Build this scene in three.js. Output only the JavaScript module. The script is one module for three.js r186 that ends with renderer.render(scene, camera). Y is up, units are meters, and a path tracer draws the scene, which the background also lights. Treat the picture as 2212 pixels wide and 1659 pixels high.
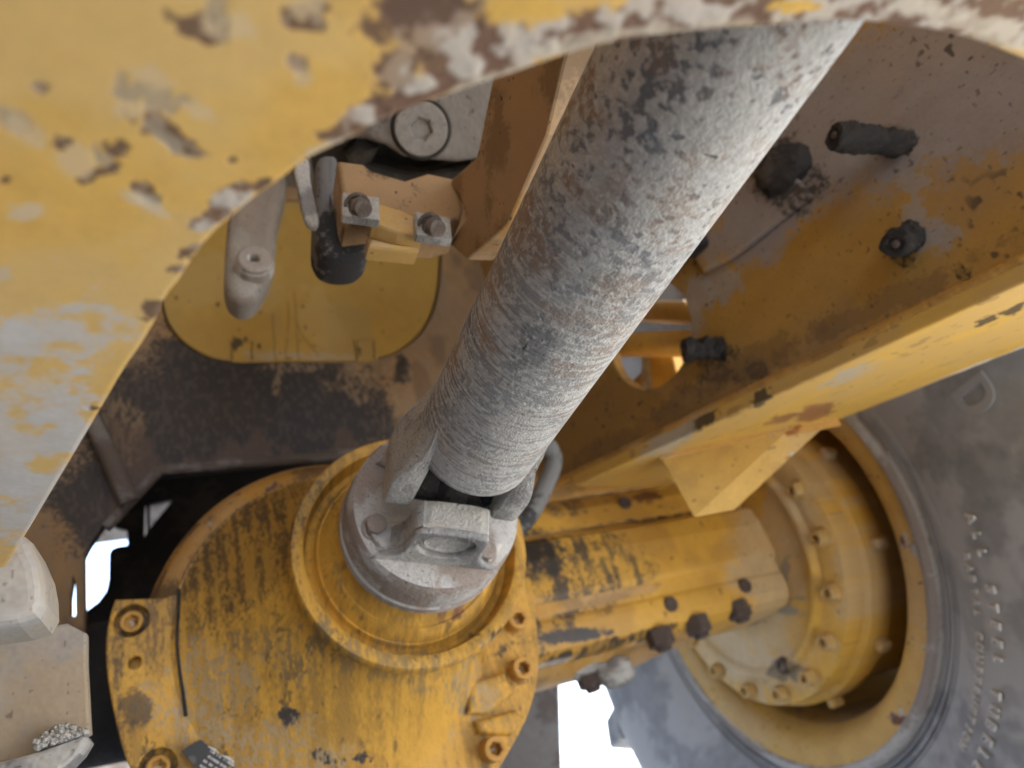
import * as THREE from 'three';
import { mergeGeometries, toCreasedNormals } from 'three/addons/utils/BufferGeometryUtils.js';
import { RoundedBoxGeometry } from 'three/addons/geometries/RoundedBoxGeometry.js';
import { ConvexGeometry } from 'three/addons/geometries/ConvexGeometry.js';
import { FontLoader } from 'three/addons/loaders/FontLoader.js';
import { TextGeometry } from 'three/addons/geometries/TextGeometry.js';

// ------------------------------------------------------------------ camera, sky, sun, exposure
// World: x runs along the axle to the right-hand wheel, y is up, -z runs forward along the machine.
const V = (x, y, z) => new THREE.Vector3(x, y, z);
const scene = new THREE.Scene();
const F = 1534, CX = 1106, CY = 829.5;                       // lens of the photograph, in pixels of a 2212 x 1659 copy
const AX = [.91505416, -.0549322, .3995727], LX = [-.31580372, .5186578, .79452004], UX = [-.25088623, -.85321541, .45725218];
const EYE = V(0, .55, 0);
const camera = new THREE.PerspectiveCamera(2 * Math.atan(CY / F) * 180 / Math.PI, 4 / 3, .03, 400);
camera.position.copy(EYE);
{
  const r = V(AX[0], UX[0], -LX[0]), u = V(-AX[1], -UX[1], LX[1]), b = V(-AX[2], -UX[2], LX[2]);
  camera.quaternion.setFromRotationMatrix(new THREE.Matrix4().makeBasis(r, u, b));
}
camera.focus = .42; camera.userData.fStop = 5.6;
camera.updateMatrixWorld();

const SUN = V(.45, .85, .20).normalize();
{
  const W = 256, H = 128, d = new Float32Array(W * H * 4);
  for (let j = 0; j < H; j++) for (let i = 0; i < W; i++) {
    const el = (j + .5) / H * Math.PI - Math.PI / 2, up = Math.max(0, Math.sin(el)), k = Math.pow(1 - up, 4);
    const o = (j * W + i) * 4;
    d[o] = .27 + .50 * k; d[o + 1] = .43 + .40 * k; d[o + 2] = .74 + .17 * k; d[o + 3] = 1;
  }
  const sky = new THREE.DataTexture(d, W, H, THREE.RGBAFormat, THREE.FloatType);
  sky.mapping = THREE.EquirectangularReflectionMapping; sky.magFilter = THREE.LinearFilter; sky.needsUpdate = true;
  scene.background = sky; scene.environment = sky;
}
const sun = new THREE.DirectionalLight(new THREE.Color(1, .96, .90), 5);
sun.position.copy(SUN).multiplyScalar(20); sun.castShadow = true;
Object.assign(sun.shadow.camera, { left: -6, right: 6, top: 6, bottom: -6, near: 1, far: 50 });
sun.shadow.mapSize.set(2048, 2048); sun.shadow.bias = -.0005;
scene.add(sun, sun.target);
const EXPOSURE = 7.4;

// ------------------------------------------------------------------ helpers
function ray(x, y) {
  const c = [(x - CX) / F, (y - CY) / F, 1], dot = (a) => c[0] * a[0] + c[1] * a[1] + c[2] * a[2];
  return V(dot(AX), dot(UX), -dot(LX));
}
function hit(x, y, n, p) { const d = ray(x, y); return EYE.clone().addScaledVector(d, p.clone().sub(EYE).dot(n) / d.dot(n)); }
const EXX = V(1, 0, 0), EYY = V(0, 1, 0), EZZ = V(0, 0, 1);
const hx = (x, y, X) => hit(x, y, EXX, V(X, 0, 0)), hy = (x, y, Y) => hit(x, y, EYY, V(0, Y, 0)), hz = (x, y, Z) => hit(x, y, EZZ, V(0, 0, Z));
// a plane of the machine with two axes: origin o, ex, ey, normal ez
function frame(o, ex, ey) {
  const X = ex.clone().normalize(), Z = X.clone().cross(ey).normalize(), Y = Z.clone().cross(X);
  const f = { o: o.clone(), x: X, y: Y, z: Z, m: new THREE.Matrix4().makeBasis(X, Y, Z).setPosition(o) };
  f.to = (p) => { const q = p.clone().sub(o); return [q.dot(X), q.dot(Y)]; };
  f.px = (x, y) => f.to(hit(x, y, Z, o));
  f.at = (a, b, c = 0) => o.clone().addScaledVector(X, a).addScaledVector(Y, b).addScaledVector(Z, c);
  return f;
}
const clamp = (v, a = 0, b = 1) => v < a ? a : v > b ? b : v;
const ss = (a, b, v) => { const t = clamp((v - a) / (b - a)); return t * t * (3 - 2 * t); };
const mix = (a, b, t) => a + (b - a) * t;
const mixc = (c, d, t) => { c[0] += (d[0] - c[0]) * t; c[1] += (d[1] - c[1]) * t; c[2] += (d[2] - c[2]) * t; };
let seed = 7; const rnd = () => { seed = (Math.imul(seed, 1664525) + 1013904223) >>> 0; return seed / 4294967296; };
function hsh(i, j, s) { let n = Math.imul(i, 374761393) ^ Math.imul(j, 668265263) ^ Math.imul(s, 1274126177); n = Math.imul(n ^ (n >>> 13), 1103515245); n ^= n >>> 16; n = Math.imul(n, 2246822519); return ((n ^ (n >>> 15)) >>> 0) / 4294967296; }
function vn(x, y, s, per) {
  let i = Math.floor(x), j = Math.floor(y), fx = x - i, fy = y - j, i1 = i + 1, j1 = j + 1;
  if (per) { i = ((i % per) + per) % per; j = ((j % per) + per) % per; i1 = (i + 1) % per; j1 = (j + 1) % per; }
  fx = fx * fx * (3 - 2 * fx); fy = fy * fy * (3 - 2 * fy);
  const a = hsh(i, j, s), b = hsh(i1, j, s), c = hsh(i, j1, s), d = hsh(i1, j1, s);
  return a + (b - a) * fx + (c - a + (a - b - c + d) * fx) * fy;
}
function fbm(x, y, s, oct = 4, per = 0) { let v = 0, a = .5, t = 0; for (let k = 0; k < oct; k++) { v += a * vn(x, y, s + k * 17, per); t += a; a *= .5; x *= 2; y *= 2; per *= 2; } return v / t; }
const toS = (v) => { v = clamp(v); return Math.round(255 * (v <= .0031308 ? v * 12.92 : 1.055 * Math.pow(v, 1 / 2.4) - .055)); };
// computes what a surface is made of: fn(x, y, c) sets colour c[0..2], roughness c[3], height c[4]; x, y in metres
function bake(W, H, x0, x1, y0, y1, fn, repeat) {
  const cd = new Uint8Array(W * H * 4), bd = new Uint8Array(W * H * 4), c = [0, 0, 0, .7, .5];
  for (let j = 0; j < H; j++) for (let i = 0; i < W; i++) {
    c[3] = .75; c[4] = .5; fn(x0 + (x1 - x0) * (i + .5) / W, y0 + (y1 - y0) * (j + .5) / H, c);
    const o = (j * W + i) * 4;
    cd[o] = toS(c[0]); cd[o + 1] = toS(c[1]); cd[o + 2] = toS(c[2]); cd[o + 3] = 255;
    bd[o] = Math.round(255 * clamp(c[4])); bd[o + 1] = Math.round(255 * clamp(c[3])); bd[o + 2] = 0; bd[o + 3] = 255;
  }
  const mk = (d, srgb) => { const t = new THREE.DataTexture(d, W, H); t.magFilter = THREE.LinearFilter; t.minFilter = THREE.LinearMipmapLinearFilter; t.generateMipmaps = true; if (srgb) t.colorSpace = THREE.SRGBColorSpace; if (repeat) t.wrapS = t.wrapT = THREE.RepeatWrapping; t.needsUpdate = true; return t; };
  return { map: mk(cd, true), rel: mk(bd, false), uv: (a, b) => [(a - x0) / (x1 - x0), (b - y0) / (y1 - y0)] };
}
const matOf = (t, bump, o = {}) => new THREE.MeshStandardMaterial({ map: t.map, roughnessMap: t.rel, bumpMap: t.rel, bumpScale: bump, roughness: 1, metalness: 0, side: THREE.DoubleSide, ...o });
const plain = (r, g, b, rough = .7, metal = 0) => { const m = new THREE.MeshStandardMaterial({ roughness: rough, metalness: metal, side: THREE.DoubleSide }); m.color.setRGB(r, g, b); return m; };
// uv from the faces' own planes, in tiles of S metres
function boxUV(g, S = .5) {
  g = g.index ? g.toNonIndexed() : g; if (!g.attributes.normal) g.computeVertexNormals();
  const p = g.attributes.position, n = p.count, uv = new Float32Array(n * 2), a = V(), b = V(), c = V();
  for (let i = 0; i < n; i += 3) {
    a.fromBufferAttribute(p, i); b.fromBufferAttribute(p, i + 1); c.fromBufferAttribute(p, i + 2);
    const q = b.clone().sub(a).cross(c.clone().sub(a)), x = Math.abs(q.x), y = Math.abs(q.y), z = Math.abs(q.z);
    [a, b, c].forEach((v, k) => { const t = x >= y && x >= z ? [v.z, v.y] : y >= z ? [v.x, v.z] : [v.x, v.y]; uv[(i + k) * 2] = t[0] / S; uv[(i + k) * 2 + 1] = t[1] / S; });
  }
  g.setAttribute('uv', new THREE.BufferAttribute(uv, 2)); return g;
}
// uv from a function of the world position
function posUV(g, fn) { const p = g.attributes.position, uv = new Float32Array(p.count * 2), v = V(); for (let i = 0; i < p.count; i++) { v.fromBufferAttribute(p, i); const t = fn(v); uv[2 * i] = t[0]; uv[2 * i + 1] = t[1]; } g.setAttribute('uv', new THREE.BufferAttribute(uv, 2)); return g; }
const crease = (g, deg = 35) => toCreasedNormals(g, deg * Math.PI / 180);
const shapeOf = (pts) => new THREE.Shape(pts.map((p) => new THREE.Vector2(p[0], p[1])));
// a plate of thickness t lying behind the plane of fr (its face in the plane), outline pts in fr's axes
function plate(fr, pts, t, { bevel = .0015, holes = [], seg = 2, curve = 24 } = {}) {
  const s = pts.isShape ? pts : shapeOf(pts); holes.forEach((h) => s.holes.push(h.isPath || h.getPoints ? h : new THREE.Path(h.map((p) => new THREE.Vector2(p[0], p[1])))));
  const g = new THREE.ExtrudeGeometry(s, { depth: Math.max(t - 2 * bevel, .0005), bevelEnabled: bevel > 0, bevelSize: bevel, bevelOffset: -bevel, bevelThickness: bevel, bevelSegments: seg, curveSegments: curve });
  g.translate(0, 0, -t + bevel); g.applyMatrix4(fr.m); return g;
}
const circlePts = (cx, cy, r, n = 48, a0 = 0, a1 = Math.PI * 2) => Array.from({ length: n }, (_, i) => [cx + r * Math.cos(a0 + (a1 - a0) * i / n), cy + r * Math.sin(a0 + (a1 - a0) * i / n)]);
function smooth(pts, n = 12, closed = false) { return new THREE.CatmullRomCurve3(pts.map((p) => V(p[0], p[1], 0)), closed, 'centripetal').getPoints(n * (pts.length - 1)).map((p) => [p.x, p.y]); }
const lathe = (prof, n = 96) => new THREE.LatheGeometry(prof.map((p) => new THREE.Vector2(p[0], p[1])), n);      // [radius, height along y]
const alongX = (g) => g.rotateZ(-Math.PI / 2), alongZ = (g) => g.rotateX(Math.PI / 2);
const cyl = (r0, r1, a, b, n = 32) => { const L = a.distanceTo(b), g = new THREE.CylinderGeometry(r1, r0, L, n); g.applyQuaternion(new THREE.Quaternion().setFromUnitVectors(EYY, b.clone().sub(a).normalize())); const m = a.clone().add(b).multiplyScalar(.5); return g.translate(m.x, m.y, m.z); };
const tube = (pts, r, n = 40, k = 14) => new THREE.TubeGeometry(new THREE.CatmullRomCurve3(pts), n, r, k);
const names = {};
const numbered = (n) => { names[n] = (names[n] ?? -1) + 1; return names[n] ? `${n}_${String(names[n]).padStart(3, '0')}` : n; };
function part(name, g, m, parent) { const o = new THREE.Mesh(g, m); o.name = name; o.castShadow = o.receiveShadow = true; parent.add(o); return o; }
function thing(name, label, category, group) { const o = new THREE.Group(); o.name = numbered(name); o.userData = { label, category }; if (group) o.userData.group = group; scene.add(o); return o; }
function place(o, p, dir) { o.position.copy(p); o.quaternion.setFromUnitVectors(EYY, dir.clone().normalize()); return o; }

// ------------------------------------------------------------------ what the surfaces are made of (linear colours)
const YEL = [.60, .36, .07], OCH = [.40, .20, .03], DUST = [.43, .36, .28], GREY = [.44, .43, .40], BARE = [.60, .58, .53], RUST = [.15, .075, .042], RUSTL = [.31, .18, .10], SOOT = [.014, .013, .013], GREASE = [.022, .020, .018];
const TS = .5;
// worn yellow paint in tiles of half a metre: dust film in patches, chips, dark specks
function paintTile(s, dust, dirt, chip, base = YEL) {
  return bake(720, 720, 0, 1, 0, 1, (x, y, c) => {
    const n = fbm(x * 4, y * 4, s, 5, 4), g = vn(x * 256, y * 256, s + 3, 256), m = fbm(x * 32, y * 32, s + 9, 4, 32);
    c[0] = base[0]; c[1] = base[1]; c[2] = base[2];
    const k = .82 + .2 * m + .12 * (g - .5); c[0] *= k; c[1] *= k; c[2] *= k;
    mixc(c, DUST, dust * (.25 + .75 * ss(.42, .62, n + .18 * (m - .5) + .1 * (g - .5))));
    const d = fbm(x * 12, y * 12, s + 21, 5, 12); mixc(c, [.10, .065, .035], dirt * ss(.5, .68, d + .15 * (g - .5)));
    c[4] = .5 + .12 * (m - .5) + .1 * (g - .5); c[3] = .62 + .2 * n;
    const sp = vn(x * 90, y * 90, s + 31, 90), sp2 = vn(x * 24, y * 24, s + 33, 24);
    if (sp > .93 && sp2 > .45) { mixc(c, [.035, .025, .02], .85); c[4] -= .15; }
    const ch = chip > 0 ? fbm(x * 14, y * 14, s + 41, 5, 14) : 0, e = ss(.74 - chip, .765 - chip, ch);
    if (e > 0) { mixc(c, mixT(RUST, GREY, ss(.4, .6, fbm(x * 40, y * 40, s + 44, 3, 40))), e); c[4] -= .25 * e; c[3] = mix(c[3], .9, e); }
  }, true);
}
function mixT(a, b, t) { return [mix(a[0], b[0], t), mix(a[1], b[1], t), mix(a[2], b[2], t)]; }
function crustTile(s, base, second, spot, amt, lo = .45, hi = .6) {
  return bake(512, 512, 0, 1, 0, 1, (x, y, c) => {
    const n = fbm(x * 6, y * 6, s, 5, 6), m = fbm(x * 48, y * 48, s + 5, 4, 48), g = vn(x * 200, y * 200, s + 7, 200);
    c[0] = base[0]; c[1] = base[1]; c[2] = base[2]; const k = .78 + .3 * m + .16 * (g - .5); c[0] *= k; c[1] *= k; c[2] *= k;
    mixc(c, second, amt * ss(lo, hi, n + .3 * (m - .5) + .1 * (g - .5)));
    const sp = vn(x * 150, y * 150, s + 11, 150); mixc(c, spot, .75 * ss(.9, .96, sp));
    c[4] = .5 + .35 * (m - .5) + .3 * (g - .5) + .3 * (n - .5); c[3] = .88;
  }, true);
}
const M = {
  yellow: matOf(paintTile(101, .25, .25, .012), .0008),
  ochre: matOf(paintTile(151, .35, .45, 0, [.52, .27, .036]), .0008),
  dusty: matOf(paintTile(201, .72, .12, .0), .0008),
  greasy: matOf(paintTile(251, .25, .85, .03, [.50, .25, .03]), .0012),
  steel: matOf(crustTile(301, [.43, .42, .39], [.14, .14, .145], [.05, .05, .05], .7, .47, .62), .0026),
  bare: matOf(crustTile(331, [.52, .51, .48], [.26, .21, .17], [.10, .08, .07], .8), .0012),
  flange: matOf(crustTile(341, [.47, .455, .43], [.24, .185, .15], [.06, .055, .05], .85, .42, .62), .002),
  rust: matOf(crustTile(361, [.22, .13, .08], [.33, .29, .25], [.05, .03, .03], .8), .0014),
  casing: matOf(crustTile(391, [.20, .18, .16], [.10, .075, .06], [.04, .02, .02], .9), .001),
  sootAndDark: matOf(crustTile(421, [.020, .019, .018], [.055, .045, .036], [.01, .01, .01], .8, .5, .7), .001),
  grease: matOf(crustTile(451, [.022, .02, .02], [.075, .06, .05], [.01, .01, .01], .8, .48, .66), .003, { roughness: .9 }),
  rubber: matOf(crustTile(481, [.035, .036, .038], [.16, .16, .155], [.02, .02, .02], .9, .46, .56), .0006),
  nut: matOf(crustTile(511, [.085, .06, .05], [.16, .12, .09], [.02, .015, .015], .8), .001),
  link: matOf(crustTile(1741, [.33, .30, .26], [.22, .17, .13], [.08, .06, .05], .6), .0008),
  grimy: matOf(paintTile(1751, .9, .9, 0, [.34, .19, .06]), .001),

  dark: plain(.02, .018, .016, .85),
};
// patches of matter seen on one face, given where the photograph shows them
function patches(fr, list) {
  return list.map(([x, y, rx, ry, rot, kind, ragged = .5]) => {
    const a = rot * Math.PI / 180, c = fr.px(x, y), p = fr.px(x + rx * Math.cos(a), y + rx * Math.sin(a)), q = fr.px(x - ry * Math.sin(a), y + ry * Math.cos(a));
    const A = p[0] - c[0], B = q[0] - c[0], C = p[1] - c[1], D = q[1] - c[1], det = A * D - B * C;
    return { c, ia: D / det, ib: -B / det, ic: -C / det, id: A / det, R: 1.7 * Math.max(Math.hypot(A, C), Math.hypot(B, D)), sz: Math.sqrt(Math.abs(det)), kind, ragged };
  });
}
function patchAt(b, x, y, s) {       // 1 inside, 0 outside, ragged edge
  const dx = x - b.c[0], dy = y - b.c[1]; if (dx * dx + dy * dy > b.R * b.R) return 0;
  const d = Math.hypot(b.ia * dx + b.ib * dy, b.ic * dx + b.id * dy), f = 1.6 / b.sz;
  return ss(1.22, .78, d + b.ragged * 1.7 * (fbm(x * f, y * f, s, 5) - .5) + 0.7 * (fbm(x * 300, y * 300, s + 71, 4) - .5));
}

// ------------------------------------------------------------------ ground and the machine body overhead (outside the frame: it and added boxes shade this place)
{
  const t = bake(768, 768, 0, 1, 0, 1, (x, y, c) => {
    const n = fbm(x * 5, y * 5, 601, 5, 5), m = fbm(x * 60, y * 60, 605, 4, 60); const k = .85 + .3 * m;
    c[0] = .42 * k; c[1] = .405 * k; c[2] = .375 * k; mixc(c, [.33, .31, .28], .6 * ss(.45, .6, n)); c[4] = .5 + .5 * (m - .5); c[3] = .95;
  }, true);
  const g = new THREE.PlaneGeometry(160, 160); g.rotateX(-Math.PI / 2); boxUV(g);
  const p = g.attributes.uv; for (let i = 0; i < p.count; i++) p.setXY(i, p.getX(i) / 4, p.getY(i) / 4);
  const o = part('ground', boxUV(new THREE.PlaneGeometry(160, 160, 1, 1).rotateX(-Math.PI / 2), 1.6), matOf(t, .01), scene); o.userData.kind = 'structure';
  const b = thing('machine_body', 'yellow machine body overhead with added unseen boxes that shade the axle', 'machine body');
  part('floor_plate', boxUV(new RoundedBoxGeometry(2.2, .9, 2.3, 3, .05).translate(-.20, 1.98, -1.5)), M.casing, b);
  part('wheel_shade_board', boxUV(new RoundedBoxGeometry(.62, .03, 1.6, 2, .01).translate(1.1, 1.56, -1.48)), M.yellow, b);  // unseen board added to keep direct sun off the axle arm
  part('cab_floor', boxUV(new RoundedBoxGeometry(2.55, .9, 2.2, 3, .05).translate(.075, 1.96, .77)), M.yellow, b);
  for (const [x, z] of [[-.82, -1.045], [-.82, 1.75], [1.06, 1.75]]) part('far_tyre', boxUV(crease(alongX(lathe([[.36, -.2], [.45, -.215], [.62, -.21], [.7, -.17], [.75, -.14], [.75, .14], [.7, .17], [.62, .21], [.45, .215], [.36, .2]], 48)).translate(x, .757, z), 30)), M.rubber, b);
  for (const [x, z] of [[-.82, -1.045], [-.82, 1.75]]) part('far_rim', boxUV(alongX(lathe([[0, .02], [.3, .05], [.36, .2]], 48)).translate(x, .757, z)), M.ochre, b);
  part('left_shade_box', boxUV(new RoundedBoxGeometry(.4, 1.3, 1.3, 3, .04).translate(-.85, .77, .35)), M.sootAndDark, b);  // unseen box added to close off light from the left
  part('rear_axle_beam', boxUV(new RoundedBoxGeometry(1.8, .3, .3, 3, .08).translate(.12, .76, 1.75)), M.greasy, b);
  part('front_shade_box', boxUV(new RoundedBoxGeometry(.62, 1.1, .6, 3, .04).translate(.29, 1.0, -2.4)), M.casing, b);  // unseen box added to darken the cavity from the front
  part('front_shade_board', boxUV(new RoundedBoxGeometry(2.5, 1.1, .1, 2, .02).translate(-.05, .65, -3.15)), M.casing, b);  // unseen board added to block bright ground and sky ahead
  part('left_frame_plate', boxUV(new RoundedBoxGeometry(.03, .7, 1.5, 2, .004).translate(-.36, 1.16, -.3)), M.ochre, b);
}

// ------------------------------------------------------------------ loader frame: right side plate, lower flange, gusset, cross wall
const P0 = V(.609, .796, -.370), BD = V(-.21598826, .15142182, -.96458366).normalize(), LAT = V(.9758, 0, -.2185).normalize();
const BEAM = frame(P0, BD.clone().negate(), LAT.clone().negate());
const WEB = frame(P0.clone().addScaledVector(LAT, .006), V(.2185, 0, .9758), EYY);
const WALL = frame(V(0, 0, -.95), EXX, EYY);
const loader = thing('chassis', 'yellow welded steel frame of the loader with dusty side plate and sooty cross wall', 'machine frame');
{
  // side plate: tan dust above a ragged line, paint below, dark grease thrown round the studs
  const Pw = patches(WEB, [
    [1960, 190, 420, 190, -22, 'dust', .5], [1700, 330, 330, 120, -35, 'dust', .6], [2150, 230, 200, 110, -20, 'dust', .5], [1880, 350, 170, 50, -15, 'dust', .7],
    [1985, 500, 55, 45, 10, 'grey', .9], [1975, 460, 22, 35, 10, 'grey', .8], [2040, 505, 40, 20, -10, 'grey', 1], [1900, 325, 90, 25, -15, 'grey', .9], [1975, 395, 30, 25, 0, 'grey', .9],
    [1690, 430, 150, 70, -35, 'dust', .8], [1640, 490, 130, 70, -40, 'dust', .7], [1560, 610, 50, 35, 30, 'grey', .8], [1505, 655, 30, 60, 10, 'grey', .8],
    [1690, 370, 110, 62, 40, 'sootAndDark', .7], [1930, 300, 60, 24, 0, 'sootAndDark', .9], [1950, 545, 40, 22, 60, 'sootAndDark', 1], [1540, 770, 50, 22, -10, 'sootAndDark', .9], [1560, 815, 40, 18, 10, 'sootAndDark', 1.2], [1630, 800, 22, 16, 0, 'sootAndDark', 1.2],
    [1500, 870, 130, 40, -30, 'brown', 1], [1250, 930, 150, 80, -40, 'brown', .9], [1330, 960, 150, 30, -28, 'brown', 1], [1600, 790, 150, 30, -25, 'brown', 1], [1900, 660, 260, 24, -25, 'brown', 1], [2080, 590, 24, 14, 60, 'sootAndDark', 1.3],
  ]);
  const t = bake(1280, 1024, -.75, .5, 0, 1, (x, y, c) => {
    const n = fbm(x * 7, y * 7, 701, 5), m = fbm(x * 60, y * 60, 705, 4), g = vn(x * 500, y * 500, 707);
    c[0] = .41; c[1] = .23; c[2] = .046; const k = .84 + .18 * m + .1 * (g - .5); c[0] *= k; c[1] *= k; c[2] *= k;
    mixc(c, [.28, .18, .09], .6 * ss(.42, .64, n)); c[3] = .62;
    for (const b of Pw) { const e = patchAt(b, x, y, 711 + (b.kind === 'sootAndDark' ? 9 : 0)); if (e > 0) { if (b.kind === 'dust') mixc(c, [.30 * k, .26 * k, .24 * k], .85 * e); else if (b.kind === 'grey') mixc(c, [.33 * k, .30 * k, .27 * k], .7 * e); else if (b.kind === 'brown') mixc(c, [.13, .08, .04], .6 * e * (.4 + .6 * m)); else mixc(c, GREASE, .85 * e * (.3 + .7 * ss(.36, .58, fbm(x * 190, y * 190, 719, 3)))); c[3] = mix(c[3], .92, e); c[4] += .12 * e * (m - .3); } }
    const sp = vn(x * 120, y * 120, 731), s2 = fbm(x * 9, y * 9, 733, 3); const sp3 = vn(x * 260, y * 260, 737); mixc(c, [.035, .026, .02], .8 * ss(.86, .94, sp) * ss(.4, .5, s2)); mixc(c, [.05, .035, .03], .6 * ss(.88, .95, sp3));
    c[4] += .1 * (m - .5);
  });
  const xEnd = -.66, hole = (() => { const cc = WEB.px(1400, 722); return { c: cc, p: circlePts(cc[0], cc[1], .0735, 64) }; })();
  const slope = -.151 / .9883;
  const yAt = (x) => slope * x + .0165;
  const g = plate(WEB, [[xEnd, yAt(xEnd)], [.36, yAt(.36)], [.36, 1.5], [xEnd, 1.5]], .016, { holes: [hole.p], bevel: .002, curve: 32 });
  const mWeb = matOf(t, .0012), webUV = (g) => posUV(g, (p) => t.uv(...WEB.to(p)));
  part('side_plate', webUV(g), mWeb, loader);
  const Pb = patches(BEAM, [[2190, 668, 30, 9, -25, 'sootAndDark', 1.1], [2130, 692, 26, 6, -25, 'sootAndDark', 1.2], [1960, 760, 30, 8, -25, 'speck', 1.4], [2010, 735, 50, 14, -25, 'speck', 1.6], [1830, 810, 60, 10, -25, 'grey', 1.3], [1500, 925, 40, 12, -25, 'sootAndDark', 1.2], [1440, 965, 60, 16, -25, 'grey', 1.3], [1640, 870, 24, 8, -25, 'sootAndDark', 1.4], [1760, 892, 40, 16, -15, 'rust', .9], [1690, 905, 30, 8, -15, 'rust', 1.1]]);
  const tb = bake(1536, 384, -.57, .39, -.22, .025, (x, y, c) => {
    const n = fbm(x * 10, y * 26, 661, 5), m = fbm(x * 60, y * 200, 665, 4), g = vn(x * 600, y * 700, 667), w = fbm(x * 26, y * 90, 669, 4);
    c[0] = .62; c[1] = .38; c[2] = .08; const k = .88 + .16 * m + .08 * (g - .5); c[0] *= k; c[1] *= k; c[2] *= k; c[3] = .55;
    mixc(c, [.50, .33, .13], .5 * ss(.46, .62, n));
    for (const b of Pb) { const e = patchAt(b, x, y, 671); if (e > 0) mixc(c, b.kind === 'sootAndDark' ? GREASE : b.kind === 'grey' ? [.42, .37, .28] : b.kind === 'rust' ? [.26, .10, .04] : [.30, .19, .06], .85 * e * (b.kind === 'speck' ? ss(.5, .62, m) : 1)); }
    const sp = vn(x * 40, y * 150, 673); if (sp > .9 && w > .45) mixc(c, [.28, .17, .05], .6); const s2 = vn(x * 70, y * 190, 675); if (s2 > .955) mixc(c, [.08, .05, .03], .7);
    const ed = ss(-.196, -.206, y + .03 * (w - .5) + .01 * ss(.1, -.2, x)) * ss(-.16, -.02, x + .1 * (n - .5)); mixc(c, mixT([.20, .18, .17], [.72, .72, .70], ss(.36, .5, m)), ed); c[3] = mix(c[3], .85, ed);
    c[4] = .5 + .15 * (m - .5) - .2 * ed;
  });
  part('lower_flange', posUV(plate(BEAM, [[-.56, -.212], [.38, -.212], [.38, 0], [-.53, 0]], .0175, { bevel: .0025 }), (p) => { const q = BEAM.to(p); return tb.uv(q[0], q[1] - p.clone().sub(P0).dot(BEAM.z)); }), matOf(tb, .001), loader);
  // gusset under the flange
  const onB = (x, y) => hit(x, y, BEAM.z, P0), G1 = onB(1428, 986), G2 = onB(1712, 921), G3 = onB(1796, 906);
  const gz = G2.clone().sub(G1).normalize(), GUS = frame(G1, gz, EYY);
  const GT = GUS.at(...GUS.px(1500, 1117)), off = G3.clone().sub(G2), up = V(0, .012, 0);
  const gg = new ConvexGeometry([G1, G2, GT, G1.clone().add(up), G2.clone().add(up)].flatMap((q) => [q, q.clone().add(off)]));
  part('gusset', boxUV(gg), M.yellow, loader);
  const la = G2.clone().addScaledVector(gz, -.012), lb2 = G2.clone().addScaledVector(gz, .006), dn = V(0, -.011, 0), lo = off.clone().multiplyScalar(1.03);
  part('gusset_ledge', boxUV(new ConvexGeometry([la, lb2].flatMap((q) => [q.clone().add(V(0, .004, 0)), q.clone().add(dn)]).flatMap((q) => [q, q.clone().add(lo)]))), matOf(crustTile(681, [.34, .13, .04], [.58, .34, .09], [.05, .03, .02], .8, .46, .56), .0015), loader);
  // cross wall with its lip, sooty under the cover
  const W = (x, y) => WALL.px(x, y);
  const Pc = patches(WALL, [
    [520, 900, 290, 190, 0, 'sootAndDark', .5], [700, 860, 200, 100, 20, 'sootAndDark', .8], [420, 770, 90, 60, 40, 'sootAndDark', .7], [560, 1010, 330, 90, -4, 'sootAndDark', .5], [250, 1080, 130, 120, 0, 'sootAndDark', .5],
    [870, 800, 20, 30, 0, 'sootAndDark', .6], [640, 793, 70, 9, 0, 'tan', .8], [775, 820, 50, 40, 0, 'tan', 1.2], [930, 860, 60, 80, 0, 'tan', 1.1], [1000, 700, 70, 160, 10, 'tan', 1], [600, 822, 7, 30, 8, 'tan', 1.2], [255, 930, 50, 80, 0, 'tan', .6],
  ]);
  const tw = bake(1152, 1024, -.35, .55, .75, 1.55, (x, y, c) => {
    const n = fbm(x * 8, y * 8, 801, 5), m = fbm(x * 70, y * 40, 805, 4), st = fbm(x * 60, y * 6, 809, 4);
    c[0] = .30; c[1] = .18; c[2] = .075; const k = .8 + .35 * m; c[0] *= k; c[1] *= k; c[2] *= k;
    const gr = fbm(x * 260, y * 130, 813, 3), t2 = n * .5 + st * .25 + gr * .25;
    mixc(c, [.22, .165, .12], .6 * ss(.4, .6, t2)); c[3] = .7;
    for (const b of Pc) { const e = patchAt(b, x, y, 811) * (b.kind === 'sootAndDark' ? .97 - .5 * ss(.54, .72, st * .6 + gr * .4) * ss(.6, .42, n) : .55 * ss(.3, .55, gr)); if (e > 0) { mixc(c, b.kind === 'sootAndDark' ? [.028 + .03 * ss(.5, .7, gr), .024 + .021 * ss(.5, .7, gr), .022 + .015 * ss(.5, .7, gr)] : [.30 * k, .21 * k, .12 * k], e); c[3] = mix(c[3], b.kind === 'sootAndDark' ? .55 : .85, e); } }
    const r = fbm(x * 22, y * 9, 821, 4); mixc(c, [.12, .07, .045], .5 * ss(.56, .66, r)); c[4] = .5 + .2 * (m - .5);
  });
  const coverPts = smooth([[950, 430], [953, 560], [947, 630], [928, 690], [893, 735], [845, 765], [790, 778], [640, 781], [500, 780], [445, 768], [395, 738], [362, 700], [345, 640], [338, 560], [342, 430]].map((p) => W(...p)), 6);
  const scale = (k) => { const cx = W(645, 600); return coverPts.map((p) => [cx[0] + (p[0] - cx[0]) * k, cx[1] + (p[1] - cx[1]) * k]); };
  const out = [[.505, 1.62], [-.45, 1.62], [-.45, W(-60, 1430)[1]], W(184, 1430), W(183, 1321), W(182, 1200), W(193, 1178), W(226, 1130), W(340, 1004), W(600, 985), W(860, 960), W(1230, 930)];
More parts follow.
